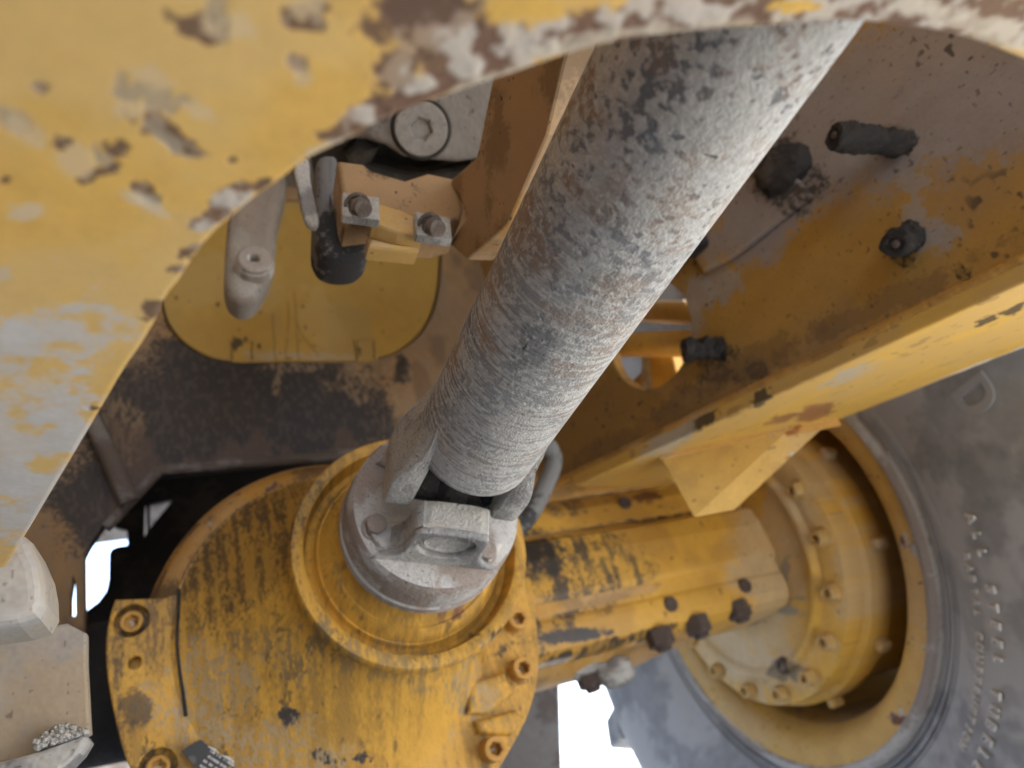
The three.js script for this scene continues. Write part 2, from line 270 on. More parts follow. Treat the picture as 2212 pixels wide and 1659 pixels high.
  const slit = [[158, 1246], [162, 1260], [163, 1332], [152, 1329], [152, 1290]].map((p) => W(...p));
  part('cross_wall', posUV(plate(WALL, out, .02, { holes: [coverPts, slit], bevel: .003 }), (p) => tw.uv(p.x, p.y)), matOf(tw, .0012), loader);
  const lip = [[226, 1134], [342, 1008], [600, 989], [858, 964], [1100, 945]].map(([x, y]) => { const q = W(x, y); return V(q[0], q[1] - .001, -.957); });
  const lipG = lip.slice(1).map((q, i) => cyl(.0075, .0075, lip[i], q, 10));
  part('lip', boxUV(mergeGeometries(lipG.map((q) => q.toNonIndexed()))), M.casing, loader);
  part('backing_plate', boxUV(plate(frame(V(0, 0, -.978), EXX, EYY), [[-.2, 1.0], [.48, 1.0], [.48, 1.6], [-.2, 1.6]], .006)), M.sootAndDark, loader);
  // access cover set in the wall
  const cv = thing('access_cover', 'olive yellow access cover with rounded corners and oil drips set in the sooty wall', 'cover plate');
  const Pd = patches(WALL, [[510, 742, 12, 14, 0, 'sootAndDark', .8], [560, 745, 4, 5, 0, 'sootAndDark', .9], [530, 730, 4, 4, 0, 'sootAndDark', .9], [380, 640, 4, 4, 0, 'sootAndDark', 1], [655, 660, 3, 5, 0, 'sootAndDark', 1], [470, 655, 5, 5, 0, 'sootAndDark', .8], [430, 600, 70, 60, 0, 'dust', .9], [560, 610, 50, 50, 0, 'dust', .9], [690, 690, 40, 70, 0, 'dust', 1], [600, 766, 60, 8, 0, 'grey', 1.2], [690, 768, 60, 7, 0, 'grey', 1.3], [500, 560, 30, 30, 0, 'dust', 1]]);
  const dr = [[588, 676, 592, 720, 596, 776], [622, 650, 623, 700, 617, 777], [637, 628, 640, 690, 646, 777], [644, 700, 654, 724, 690, 766]].map((d) => [W(d[0], d[1]), W(d[2], d[3]), W(d[4], d[5])]);
  const sq = [[502, 737, 502, 776], [502, 738, 545, 737], [545, 737, 545, 776], [772, 733, 772, 774], [772, 733, 808, 732], [808, 732, 808, 774]].map((d) => [W(d[0], d[1]), W(d[2], d[3])]);
  const seg = (p, a, b) => { const dx = b[0] - a[0], dy = b[1] - a[1], t2 = clamp(((p[0] - a[0]) * dx + (p[1] - a[1]) * dy) / (dx * dx + dy * dy)); return Math.hypot(p[0] - a[0] - dx * t2, p[1] - a[1] - dy * t2); };
  const tc = bake(900, 768, -.12, .42, 1.08, 1.52, (x, y, c) => {
    const n = fbm(x * 9, y * 9, 851, 5), m = fbm(x * 70, y * 70, 855, 4);
    c[0] = .42; c[1] = .26; c[2] = .055; const k = .88 + .16 * m; c[0] *= k; c[1] *= k; c[2] *= k; mixc(c, [.34, .24, .09], .55 * ss(.45, .62, n)); c[3] = .5 + .2 * n;
    for (const b of Pd) { const e = patchAt(b, x, y, 861); if (e > 0) mixc(c, b.kind === 'sootAndDark' ? GREASE : b.kind === 'grey' ? [.36, .33, .29] : [.44, .31, .12], (b.kind === 'sootAndDark' ? .85 : .4) * e); }
    const q = [x + .003 * (fbm(y * 60, x * 9, 871, 3) - .5), y];
    for (const d of dr) { const e = Math.min(seg(q, d[0], d[1]), seg(q, d[1], d[2])); mixc(c, [.15, .095, .035], .75 * ss(.0015, .0005, e) * ss(.25, .45, m)); c[4] += .1 * ss(.002, .0008, e); }
    for (const d of sq) { const e = seg(q, d[0], d[1]); mixc(c, [.07, .045, .02], .85 * ss(.0016, .0008, e + .001 * (m - .5))); }
    const sp = vn(x * 90, y * 90, 875); if (sp > .95) mixc(c, [.06, .04, .02], .7);
    c[4] += .06 * (m - .5);
  });
  const CV = frame(V(0, 0, -.953), EXX, EYY), mc = matOf(tc, .001);
  part('cover_panel', posUV(plate(CV, scale(.985), .008, { bevel: .002 }), (p) => tc.uv(p.x, p.y)), mc, cv);
  for (const [x0, x1, y0, y1] of [[500, 546, 736, 778], [771, 809, 732, 776]]) {
    const a = W(x0, y1), b = W(x1, y0);
    part('tab', posUV(plate(frame(V(0, 0, -.9505), EXX, EYY), [[a[0], a[1] - .004], [b[0], a[1] - .004], [b[0], b[1]], [a[0], b[1]]], .0045, { bevel: .0012 }), (p) => tc.uv(p.x, p.y)), mc, cv);
  }
  // weld beads along the foot of the side plate and round the gusset
  const bead = (a, b, r, sd) => { const L = a.distanceTo(b), g = new THREE.CylinderGeometry(r, r, L, 12, Math.ceil(L / .0025), true), q = g.attributes.position; for (let i = 0; i < q.count; i++) { const x = q.getX(i), y = q.getY(i), z = q.getZ(i), w = 1 + .22 * Math.abs(Math.sin(y * 420 + 1.2 * fbm(y * 30, sd, sd, 2))) + .5 * (fbm(y * 60 + 9, x * 90 + z * 70 + sd, sd, 3) - .5); q.setXYZ(i, x * w, y, z * w); } g.computeVertexNormals(); g.applyQuaternion(new THREE.Quaternion().setFromUnitVectors(EYY, b.clone().sub(a).normalize())); const m = a.clone().add(b).multiplyScalar(.5); part('weld_bead', boxUV(g.translate(m.x, m.y, m.z)), M.ochre, loader); };
  bead(WEB.at(-.62, yAt(-.62) + .003, .001), WEB.at(.35, yAt(.35) + .003, .001), .0052, 931);
  bead(G1.clone().addScaledVector(off, -.02), G2.clone().addScaledVector(off, -.02), .0045, 933);
  // studs and greasy lumps standing on the side plate
  const stud = (label, bx, by, tx, ty, len, r) => {
    const base = hit(bx, by, WEB.z, WEB.o), o = thing('greased_stud', label, 'stud', 'greasy studs on the side plate');
    const d = ray(tx, ty); const n = WEB.z, tip2 = EYE.clone().addScaledVector(d, base.clone().addScaledVector(n, len).sub(EYE).dot(n) / d.dot(n));
    const dir = tip2.clone().sub(base).normalize(), pts = []; for (let i = 0; i <= 40; i++) { const u = i / 40; pts.push([r * (1.0 + .06 * Math.sin(i * .6)), u * base.distanceTo(tip2)]); }
    pts.push([r * .9, pts[40][1] + r * .12], [r * .55, pts[40][1] + r * .16], [r * .5, pts[40][1] + r * .02], [0, pts[40][1] + r * .02]); pts.unshift([r * 1.3, -.004]);
    const g = lathe(pts, 40), p = g.attributes.position; for (let i = 0; i < p.count; i++) { const x = p.getX(i), y = p.getY(i), z = p.getZ(i), w = 1 + 1.1 * (fbm(x * 100 + 9, y * 120 + z * 90, 901, 4) - .5); p.setXYZ(i, x * w, y, z * w); } g.computeVertexNormals();
    const s = part('shank', boxUV(g, .25), M.grease, o); place(s, base, dir);
    place(part('end_pin', boxUV(lathe([[r * .28, 0], [r * .28, r * .16], [r * .2, r * .24], [0, r * .24]], 16), .2), M.nut, o), tip2.clone().addScaledVector(dir, r * .02), dir);
    return o;
  };
  stud('long black greasy stud sticking out of the dusty upper side plate', 1945, 312, 1805, 292, .075, .0125);
  stud('short black greasy stud on the yellow side plate with grey dust beside it', 1968, 515, 1936, 526, .03, .0135);
  stud('dark stub lying at the edge of the round hole in the side plate', 1552, 752, 1478, 757, .035, .0135);
  const boss = thing('mud_caked_boss', 'dark boss caked in grease beside the drive shaft on the dusty side plate', 'boss');
  const bc = WEB.px(1690, 372), bg = new THREE.SphereGeometry(1, 40, 28), bp = bg.attributes.position;
  for (let i = 0; i < bp.count; i++) { const x = bp.getX(i), y = bp.getY(i), z = bp.getZ(i), w = 1 + .5 * (fbm(x * 2.5 + 5, y * 2.5 + z * 2, 911, 4) - .5); bp.setXYZ(i, x * .034 * w, y * .03 * w, z * .02 * w); } bg.computeVertexNormals(); bg.applyMatrix4(WEB.m.clone().setPosition(WEB.at(bc[0], bc[1], .002)));
  part('grease_lump', boxUV(bg, .25), M.grease, boss);
  const r1 = [[1762, 425], [1590, 560], [1530, 590], [1500, 545], [1590, 440], [1680, 330]].map((p) => WEB.px(...p));
  part('boss_plate', webUV(plate(frame(WEB.at(0, 0, .009), WEB.x, WEB.y), r1, .009, { bevel: .003 })), mWeb, boss);
  const eb = WEB.px(1515, 525);
  part('end_block', boxUV(new RoundedBoxGeometry(.03, .034, .03, 3, .006).applyMatrix4(WEB.m.clone().setPosition(WEB.at(eb[0], eb[1], .018)))), M.grease, boss);
  // what shows through the round hole
  const pp = (name, label, pts, r, m) => { const o = thing(name, label, 'pipe', 'pipes behind the round hole'); part('pipe_wall', boxUV(tube(pts, r, 30, 24)), m, o); return o; };
  const H = (x, y, d) => hit(x, y, WEB.z, WEB.o.clone().addScaledVector(WEB.z, -d));
  pp('hydraulic_pipe', 'yellow pipe with grey dirt seen in the upper half of the round hole', [H(1290, 668, .07), H(1400, 672, .07), H(1560, 676, .07)], .0165, M.dusty);
  pp('hydraulic_pipe', 'bright yellow pipe crossing the middle of the round hole', [H(1250, 748, .06), H(1400, 744, .06), H(1560, 740, .06)], .0185, M.yellow);
  const ob = loader;
  const q0 = frame(H(1400, 800, .09), WEB.x, WEB.y);
  part('outer_bracket', boxUV(plate(q0, [[1385, 760], [1402, 752], [1415, 870], [1385, 870]].map((p) => q0.px(...p)), .008)), M.bare, ob);
  part('outer_bracket', boxUV(plate(frame(q0.at(0, 0, .003), WEB.x, WEB.y), [[1403, 750], [1450, 750], [1480, 870], [1416, 870]].map((p) => q0.px(...p)), .02)), M.yellow, ob);
  const op = loader;
  part('outer_sheet', boxUV(plate(frame(WEB.at(0, 0, -.15), WEB.x, WEB.y), [[-.6, .12], [-.1, .12], [-.1, .25], [-.6, .25]], .006)), M.ochre, op);
}

// ------------------------------------------------------------------ drive axle: carrier, right arm, hub housing
const AXC = [.1225, .729], PIN = V(.1825, .759, -.671), ZL = -.671, ZF = -.80, WY = .757, WZ = -1.045;
const axle = thing('drive_axle', 'yellow oil streaked drive axle with round carrier and ribbed right arm', 'axle');
function socketHead(r, h, hex) {
  const s = new THREE.Shape(); s.absarc(0, 0, r, 0, Math.PI * 2); const p = new THREE.Path(); for (let i = 0; i < 6; i++) { const a = i * Math.PI / 3; i ? p.lineTo(hex * Math.cos(a), hex * Math.sin(a)) : p.moveTo(hex, 0); } p.closePath(); s.holes.push(p);
  const g = new THREE.ExtrudeGeometry(s, { depth: h - .004, bevelEnabled: true, bevelSize: .0016, bevelOffset: -.0016, bevelThickness: .002, bevelSegments: 3, curveSegments: 28 }).translate(0, 0, .002);
  const b = new THREE.CylinderGeometry(r * .96, r * .96, h * .45, 24).rotateX(Math.PI / 2).translate(0, 0, h * .225).toNonIndexed();
  const all = mergeGeometries([g, b]); return boxUV(all.rotateX(-Math.PI / 2), .3);
}
function hexHead(r, h, stud = .5, studH = .4, washer = true) {
  const a = lathe([[0, 0], [r * 1.28, 0], [r * 1.3, h * .08], [r * 1.25, h * .16], [r * 1.02, h * .18]], 32);
  const b = new THREE.CylinderGeometry(r * .97, r, h * .84, 6).translate(0, h * .58, 0), c = lathe([[r * .9, h * .98], [r * .78, h * 1.06], [r * stud, h * 1.07], [r * stud, h * (1.05 + studH)], [r * stud * .8, h * (1.1 + studH)], [0, h * (1.1 + studH)]], 24);
  return boxUV(mergeGeometries((washer ? [a, b, c] : [b, c]).map((g) => crease(g, 30))), .25);
}
{
  const FR = frame(V(0, 0, ZF), EXX, EYY);
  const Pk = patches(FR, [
    [470, 1230, 230, 120, -35, 'sootAndDark', .5], [540, 1160, 110, 190, 10, 'sootAndDark', .5], [600, 1010, 150, 90, -40, 'sootAndDark', .5], [400, 1230, 90, 60, -15, 'sootAndDark', .6], [620, 1560, 22, 16, 20, 'chip', 1], [545, 1520, 20, 30, 40, 'speck', 1.6], [700, 1640, 30, 12, 20, 'chip', 1.2], [775, 1640, 18, 12, 0, 'chip', 1.2],  // ragged darker brown over the upper left, then small chips
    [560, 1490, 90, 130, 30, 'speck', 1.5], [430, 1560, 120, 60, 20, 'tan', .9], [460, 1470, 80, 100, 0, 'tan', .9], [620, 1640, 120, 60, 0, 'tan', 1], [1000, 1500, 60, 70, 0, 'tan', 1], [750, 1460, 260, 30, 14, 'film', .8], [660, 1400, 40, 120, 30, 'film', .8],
    [255, 1430, 14, 130, 0, 'sootAndDark', 1.2], [270, 1600, 16, 60, 0, 'sootAndDark', 1.4], [1000, 1430, 90, 16, -15, 'speck', 1.4], [1105, 1310, 20, 60, 0, 'speck', 1.5], [330, 1640, 70, 40, 0, 'speck', 1.4], [283, 1340, 38, 36, 0, 'ring', .5], [295, 1525, 38, 36, 0, 'ring', .5], [340, 1657, 40, 38, 0, 'ring', .5], [1118, 1450, 34, 34, 0, 'speck', 1], [1058, 1622, 36, 34, 0, 'speck', 1], [920, 1370, 10, 40, 0, 'red', 1.1], [885, 1335, 30, 8, 10, 'red', 1.2], [888, 1390, 8, 20, 0, 'red', 1.2], [1000, 1430, 120, 12, -18, 'speck', 1.2],
  ]);
  const tk = bake(1400, 1400, -.13, .37, .47, .97, (x, y, c) => {
    const n = fbm(x * 10, y * 10, 1001, 5), m = fbm(x * 110, y * 60, 1005, 4), st = fbm(x * 160, y * 14, 1009, 4), g = vn(x * 700, y * 420, 1011);
    const gr = fbm(x * 430, y * 230, 1007, 3), q = n * .34 + st * .40 + gr * .26;
    c[0] = .55; c[1] = .30; c[2] = .042; const k = .84 + .2 * m + .14 * (g - .5); c[0] *= k; c[1] *= k; c[2] *= k; c[3] = .55 + .15 * n;
    mixc(c, [.25, .145, .038], .62 * ss(.40, .62, q)); mixc(c, [.66, .37, .06], .35 * ss(.5, .36, q));
    const sp = fbm(x * 90, y * 90, 1013, 4); mixc(c, [.05, .038, .022], .55 * ss(.66, .76, sp * .7 + gr * .3 + .2 * (n - .5)));
    for (const b of Pk) {
      let e = patchAt(b, x, y, 1021); if (e <= 0) continue;
      if (b.kind === 'sootAndDark') { e *= .2 + .4 * ss(.40, .6, gr * .4 + st * .6); mixc(c, [.07, .045, .025], e); c[3] = mix(c[3], .5, e); }
      else if (b.kind === 'speck') mixc(c, [.05, .038, .022], .65 * e * ss(.5, .64, gr * .5 + m * .5));
      else if (b.kind === 'ring') mixc(c, [.05, .038, .03], .75 * e); else if (b.kind === 'red') mixc(c, [.13, .045, .03], .7 * e);
      else if (b.kind === 'chip') { mixc(c, [.045, .035, .032], e); c[4] -= .3 * e; }
      else if (b.kind === 'tan') mixc(c, [.42 * k, .31 * k, .17 * k], .7 * e * ss(.36, .58, gr));
      else mixc(c, [.22, .16, .08], .6 * e * ss(.38, .58, gr * .5 + st * .5));
    }
    c[4] += .35 * (m - .5) + .2 * (g - .5);
  });
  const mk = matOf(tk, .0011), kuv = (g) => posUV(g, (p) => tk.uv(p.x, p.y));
  // bell from the pinion mouth to the bolt flange
  const rows = [[-.668, .1165, 0], [-.6745, .1182, 0], [-.684, .1175, 0], [-.692, .1125, .02], [-.701, .1072, .05], [-.713, .1068, .11], [-.725, .110, .18], [-.737, .1165, .26], [-.75, .125, .36], [-.765, .134, .5], [-.778, .144, .65], [-.79, .155, .82], [-.797, .163, .93], [-.801, .168, 1]];
  const N = 144, fine = [], cz = new THREE.CatmullRomCurve3(rows.map((r) => V(...r)), false, 'centripetal').getPoints(60); cz.forEach((q) => fine.push([q.x, q.y, q.z]));
  const pos = [], idx = [];
  fine.forEach(([z, r, k], j) => { for (let i = 0; i <= N; i++) { const a = i / N * Math.PI * 2, cx = mix(PIN.x, AXC[0], k), cy = mix(PIN.y, AXC[1], k), w = 1 + .004 * (fbm(Math.cos(a) * 3 + 7, Math.sin(a) * 3 + z * 30, 1031, 3) - .5); pos.push(cx + r * w * Math.cos(a), cy + r * w * Math.sin(a), z); if (j && i) { const b = j * (N + 1) + i; idx.push(b - 1, b, b - N - 1, b - 1, b - N - 1, b - N - 2); } } });
  const bell = new THREE.BufferGeometry(); bell.setAttribute('position', new THREE.Float32BufferAttribute(pos, 3)); bell.setIndex(idx); bell.computeVertexNormals();
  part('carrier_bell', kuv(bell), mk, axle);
  // pinion mouth: flat rim, groove, seal ring
  const mouth = lathe([[.1165, .003], [.1155, .0042], [.1068, .0042], [.1050, .003], [.1030, -.016], [.1015, -.0205], [.0975, -.0225], [.0935, -.0195], [.0928, -.0135], [.0915, -.0115], [.0900, -.0120], [.0888, -.0105], [.0855, -.003], [.0825, .0035], [.0805, .0045], [.079, .0035], [.0775, .006], [.072, .014], [.066, .022]], 128);
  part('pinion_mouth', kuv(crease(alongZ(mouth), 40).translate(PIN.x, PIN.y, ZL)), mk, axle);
  // bolt flange with counterbored holes on its left, spot faces on its right
  const bolts = [[283, 1340, 0], [295, 1525, 0], [340, 1657, 0], [1108, 1345, 1], [1118, 1450, 1], [1058, 1622, 1]];
  const ring = []; for (let i = 0; i < 180; i++) { const a = i / 180 * Math.PI * 2; const d = a * 180 / Math.PI; let r = (x => .221 + .0075 * ss(100, 60, Math.abs(d - 320)))() + .002 * Math.sin(a * 9); r = mix(r, .170, ss(60, 66, d) * ss(163.5, 161.5, d)); let x = r * Math.cos(a), y = r * Math.sin(a); if (x < -.2215) x = -.2215; ring.push([AXC[0] + x, AXC[1] + y]); }
  const holes = bolts.filter((b) => !b[2]).map(([x, y]) => { const p = FR.px(x, y); return circlePts(p[0], p[1], .0158, 36); });
  const dow = FR.px(290, 1430); holes.push(circlePts(dow[0], dow[1], .0058, 28));
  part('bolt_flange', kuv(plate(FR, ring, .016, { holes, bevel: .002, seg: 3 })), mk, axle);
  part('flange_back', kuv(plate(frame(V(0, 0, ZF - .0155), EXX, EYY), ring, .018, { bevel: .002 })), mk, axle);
  const sh = socketHead(.0106, .0135, .0066), sl = socketHead(.0122, .026, .0068);
  bolts.forEach(([x, y, k]) => { const p = FR.px(x, y); const o = part('socket_bolt', k ? sl : sh, M.greasy, axle); place(o, V(p[0], p[1], k ? ZF - .004 : ZF - .0158), EZZ); o.rotateY(rnd() * 2); });
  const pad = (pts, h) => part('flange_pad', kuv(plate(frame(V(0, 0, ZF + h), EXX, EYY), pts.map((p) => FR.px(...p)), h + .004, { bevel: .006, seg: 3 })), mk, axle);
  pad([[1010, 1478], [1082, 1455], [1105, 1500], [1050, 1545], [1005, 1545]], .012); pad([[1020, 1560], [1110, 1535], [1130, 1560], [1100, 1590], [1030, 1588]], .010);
  const seam = [[387, 1274], [386, 1330], [384, 1385], [388, 1440], [396, 1500], [402, 1548]].map((p) => { const q = FR.px(...p); return V(q[0], q[1], ZF + .0024); });
  part('casting_seam', boxUV(tube(seam, .0018, 60, 8)), M.sootAndDark, axle);
  part('carrier_body', boxUV(crease(alongZ(lathe([[.15, -.006], [.168, -.006], [.176, -.009], [.186, -.018], [.194, -.032], [.198, -.052], [.2, -.08], [.2, -.3], [.17, -.42], [0, -.46]], 96)).translate(.1225, .735, ZF), 40)), M.greasy, axle);
  // identification plate: dark, torn, unreadable print
  const IP = frame(V(0, 0, ZF + .0135), V(.74, -.67, 0), V(.67, .74, 0)), ipx = (x, y) => IP.px(x, y), O = ipx(400, 1625);
  const ti = bake(384, 256, 0, .075, -.035, .03, (x, y, c) => {
    c[0] = c[1] = c[2] = .035; c[3] = .6; const row = Math.floor(y / .0045), fy = y / .0045 - row, w = vn(x * 900, row * 7.3, 1101);
    if (x > .018 && fy > .3 && fy < .75 && w > .42 && x < .05 + .02 * hsh(row, 3, 9)) mixc(c, [.5, .5, .48], .8);
    if (Math.abs(y - .014) < .0011 && x > .014) mixc(c, [.62, .62, .6], .9); if (x > .035 && y < -.012) mixc(c, [.6, .6, .58], .85); if (Math.hypot(x - .009, y + .003) < .0042) mixc(c, [.09, .09, .09], .9);
    mixc(c, [.4, .24, .05], .8 * ss(.62, .68, fbm(x * 120, y * 120, 1105, 3)));
  });
  const ragged = [[392, 1622], [432, 1595], [452, 1612], [468, 1618], [476, 1630], [492, 1634], [505, 1632], [506, 1668], [455, 1690], [420, 1655]].map((p) => ipx(...p));
  part('identification_plate', posUV(plate(IP, ragged, .0016, { bevel: .0003, seg: 1 }), (p) => { const q = IP.to(p); return ti.uv(q[0] - O[0], q[1] - O[1]); }), matOf(ti, .0002), axle);

  // right axle arm: ribbed casting, profile in (z, y), drawn out along x
  const prof = [[-1.14, .90], [-1.0, .897], [-.972, .888], [-.958, .868], [-.953, .838], [-.957, .832], [-.957, .828], [-.945, .826], [-.934, .817], [-.926, .79], [-.921, .742], [-.921, .736], [-.9245, .730], [-.9300, .7255], [-.9305, .709], [-.9275, .7025], [-.9265, .694], [-.927, .680], [-.934, .667], [-.946, .658], [-.952, .656], [-.985, .653], [-1.045, .65], [-1.11, .655], [-1.16, .68], [-1.18, .75], [-1.17, .85]];
  const AR = frame(V(.81, 0, 0), V(0, 0, 1), V(0, 1, 0));     // normal -x
  const AZ = frame(V(0, 0, -.925), EXX, EYY);
  const Pa = patches(AZ, [[1170, 1250, 80, 120, 0, 'mott', .7], [1230, 1290, 110, 50, -8, 'mott', .9], [1240, 1225, 140, 80, -5, 'mott', .9], [1215, 1185, 120, 26, -8, 'mott', .7], [1165, 1190, 50, 70, 0, 'sootAndDark', .7], [1235, 1372, 78, 15, -6, 'black', .5], [1180, 1330, 50, 60, 0, 'mott', 1.2], [1330, 1385, 140, 9, -16, 'sootAndDark', 1.3], [1672, 1180, 88, 130, 8, 'dust', .35], [1640, 1240, 60, 50, 0, 'dust', .5], [1690, 1270, 60, 60, 0, 'dust', .5], [1480, 1450, 300, 40, -17, 'dust', .9], [1250, 1060, 70, 26, -15, 'mott', 1.2], [1420, 1055, 26, 14, -5, 'red', 1], [1330, 1120, 200, 5, -8, 'sootAndDark', 1]]);
  const ta = bake(1200, 820, .33, .93, .56, .97, (x, y, c) => {
    const n = fbm(x * 10, y * 10, 1201, 5), m = fbm(x * 80, y * 60, 1205, 4), st = fbm(x * 120, y * 16, 1209, 4);
    c[0] = .60; c[1] = .335; c[2] = .05; const k = .86 + .2 * m; c[0] *= k; c[1] *= k; c[2] *= k; c[3] = .5;
    mixc(c, [.36, .19, .05], .45 * ss(.5, .64, n));
    for (const b of Pa) { let e = patchAt(b, x, y, 1211); if (e <= 0) continue; if (b.kind === 'sootAndDark') mixc(c, GREASE, .9 * e * (.35 + .65 * ss(.36, .54, m * .5 + st * .3 + fbm(x * 300, y * 200, 1215, 2) * .2))); else if (b.kind === 'mott') mixc(c, [.075, .055, .035], .85 * e * ss(.38, .60, m * .35 + st * .4 + fbm(x * 380, y * 300, 1217, 2) * .25)); else if (b.kind === 'black') mixc(c, [.05, .045, .045], e); else if (b.kind === 'red') mixc(c, [.16, .05, .03], .8 * e); else { mixc(c, [.50 * k, .37 * k, .20 * k], .75 * e); c[3] = .9; } }
    const sp = vn(x * 120, y * 120, 1221); if (sp > .94) mixc(c, GREASE, .7); c[4] = .5 + .2 * (m - .5);
  });
  const gArm = new THREE.ExtrudeGeometry(shapeOf(prof), { depth: .44, bevelEnabled: true, bevelSize: .005, bevelOffset: -.005, bevelThickness: .008, bevelSegments: 3 });
  gArm.applyMatrix4(new THREE.Matrix4().makeBasis(V(0, 0, 1), EYY, V(-1, 0, 0)).setPosition(.832, 0, 0));
  part('axle_arm', posUV(gArm, (p) => ta.uv(p.x, p.y)), matOf(ta, .0012), axle);
  part('arm_core', boxUV(alongX(lathe([[.10, .2], [.118, .3], [.122, .42], [.121, .6], [.105, .70], [.1, .8]], 64)).translate(0, .754, -1.045)), M.ochre, axle);
  part('left_arm', boxUV(alongX(lathe([[.078, -.62], [.08, -.2], [.09, .05]], 48)).translate(0, .752, -1.045)), M.sootAndDark, axle);
  part('axle_pad', boxUV(new RoundedBoxGeometry(.36, .11, .17, 3, .01).translate(.60, .945, -1.05)), M.ochre, axle);
  const plugG = boxUV(lathe([[.011, -.006], [.0112, .001], [.0098, .0026], [.006, .0022], [.0052, .001], [0, .001]], 24), .2);
  for (const [x, y, d, nx] of [[1450, 1305, -.925, 0], [1610, 1265, -.925, 0], [1350, 1085, -.955, .3]]) { const p = hz(x, y, d); place(part('plug', plugG, M.nut, axle), p, V(0, -.1 + nx, 1)); }
  const nutG = hexHead(.0205, .026, .55, .22, false);
  [[1420, 1372], [1500, 1345], [1588, 1312]].forEach(([x, y], i) => { const p = hz(x, y, -.945); place(part('axle_nut', nutG, M.nut, axle), V(p.x, p.y + .010, -.942), V(0, -1, .12)).rotateY(i * .4); });
  const lump = (x, y, z, r, m, name) => { const p = hz(x, y, z), g = new THREE.SphereGeometry(1, 32, 22), q = g.attributes.position; for (let i = 0; i < q.count; i++) { const a = q.getX(i), b = q.getY(i), c = q.getZ(i), w = 1 + .55 * (fbm(a * 2.2 + x, b * 2.2 + c * 1.7, 1261, 4) - .5); q.setXYZ(i, a * r[0] * w, b * r[1] * w, c * r[2] * w); } g.computeVertexNormals(); part(name, boxUV(g.translate(p.x, p.y, p.z), .3), m, axle); };
  lump(1330, 1452, -1.0, [.03, .022, .025], M.steel, 'mud_clump'); lump(1285, 1440, -1.02, [.05, .014, .03], M.steel, 'mud_clump');
  { const p = hz(1272, 1462, -1.02); place(part('axle_nut', nutG, M.nut, axle), V(p.x, p.y + .012, p.z), V(0, -1, .1)); }

  // hub housing with its ring of bolts
  const hub = lathe([[.08, .838], [.125, .8405], [.150, .8435], [.168, .8455], [.176, .845], [.180, .841], [.186, .8385], [.191, .840], [.194, .845], [.198, .8485], [.232, .851], [.2375, .855], [.2385, .862], [.2385, .885], [.243, .888], [.247, .894], [.247, .935], [.232, .94], [.232, 1.2]], 112);
  const HF = frame(V(.85, 0, 0), V(0, 0, 1), EYY);
  const Ph2 = patches(HF, [[1600, 1330, 130, 60, 20, 'tan', .6], [1560, 1400, 80, 50, 30, 'tan', .8], [1700, 1220, 60, 70, 0, 'tan', .8], [1640, 1440, 90, 30, 10, 'tan', .9], [1700, 1110, 60, 60, 0, 'tan', .9], [1690, 1300, 60, 9, 30, 'grey', 1], [1660, 1285, 14, 50, 10, 'grey', 1.1], [1720, 1322, 40, 6, 10, 'grey', 1.2], [1735, 1290, 26, 4, 0, 'grey', 1.2], [1700, 1240, 8, 40, 10, 'grey', 1.2], [1775, 1250, 30, 110, 0, 'yel', .9], [1760, 1370, 50, 60, 0, 'yel', 1], [1700, 1442, 30, 24, 0, 'dark', 1]]);
  const thub = bake(900, 900, WZ - .27, WZ + .27, WY - .27, WY + .27, (x, y, c) => {
    const dx = x - WZ, dy = y - WY, r = Math.hypot(dx, dy), an = Math.atan2(dy, dx), n = fbm(x * 12, y * 12, 1281, 5), m = fbm(x * 90, y * 90, 1285, 4), rs = fbm(Math.cos(an) * 14 + 5, Math.sin(an) * 14 + r * 12, 1287, 4);
    c[0] = .60; c[1] = .345; c[2] = .055; const k = .86 + .2 * m; c[0] *= k; c[1] *= k; c[2] *= k; c[3] = .65;
    mixc(c, [.50 * k, .37 * k, .20 * k], .75 * ss(.42, .60, n * .6 + rs * .4));
    for (const b of Ph2) { const e = patchAt(b, x, y, 1289); if (e > 0) mixc(c, b.kind === 'tan' ? [.55 * k, .43 * k, .26 * k] : b.kind === 'grey' ? [.22, .22, .19] : b.kind === 'yel' ? [.62 * k, .36 * k, .055 * k] : [.06, .045, .03], (b.kind === 'grey' ? .7 : .65) * e); }
    const sp = vn(x * 170, y * 170, 1295); mixc(c, [.12, .08, .05], .6 * ss(.93, .97, sp));
    c[4] = .5 + .2 * (m - .5);
  });
  const mHub = matOf(thub, .0009);
  part('hub_housing', posUV(crease(alongX(hub), 32).translate(0, WY, WZ), (p) => thub.uv(p.z, p.y)), mHub, axle);
  const hb = boxUV(crease(lathe([[0, .011], [.0058, .011], [.0060, .0165], [.0070, .0185], [.0108, .0185], [.0120, .0165], [.0128, .004], [.0170, .0015], [.0185, -.001]], 24), 30), .2);
  for (let i = 0; i < 17; i++) { const a = (13 - i * 21.176) * Math.PI / 180; place(part('hub_bolt', hb, M.dusty, axle), V(.852, WY + .2185 * Math.sin(a), WZ + .2185 * Math.cos(a)), V(-1, 0, 0)); }
  const dp = boxUV(lathe([[0, .001], [.007, .001], [.0075, .004], [.012, .004], [.0135, -.002]], 24), .2);
  { const a = -90 * Math.PI / 180; place(part('drain_plug', dp, M.nut, axle), V(.842, WY + .182 * Math.sin(-1.43), WZ + .182 * Math.cos(-1.43)), V(-1, 0, 0)); }
  for (let i = 0; i < 6; i++) { const a = (22 - i * 36) * Math.PI / 180; const g = new RoundedBoxGeometry(.026, .018, .036, 3, .006); part('drum_lug', boxUV(g.rotateX(-a).translate(.922, WY + .243 * Math.sin(a), WZ + .243 * Math.cos(a))), M.dusty, axle); }
}

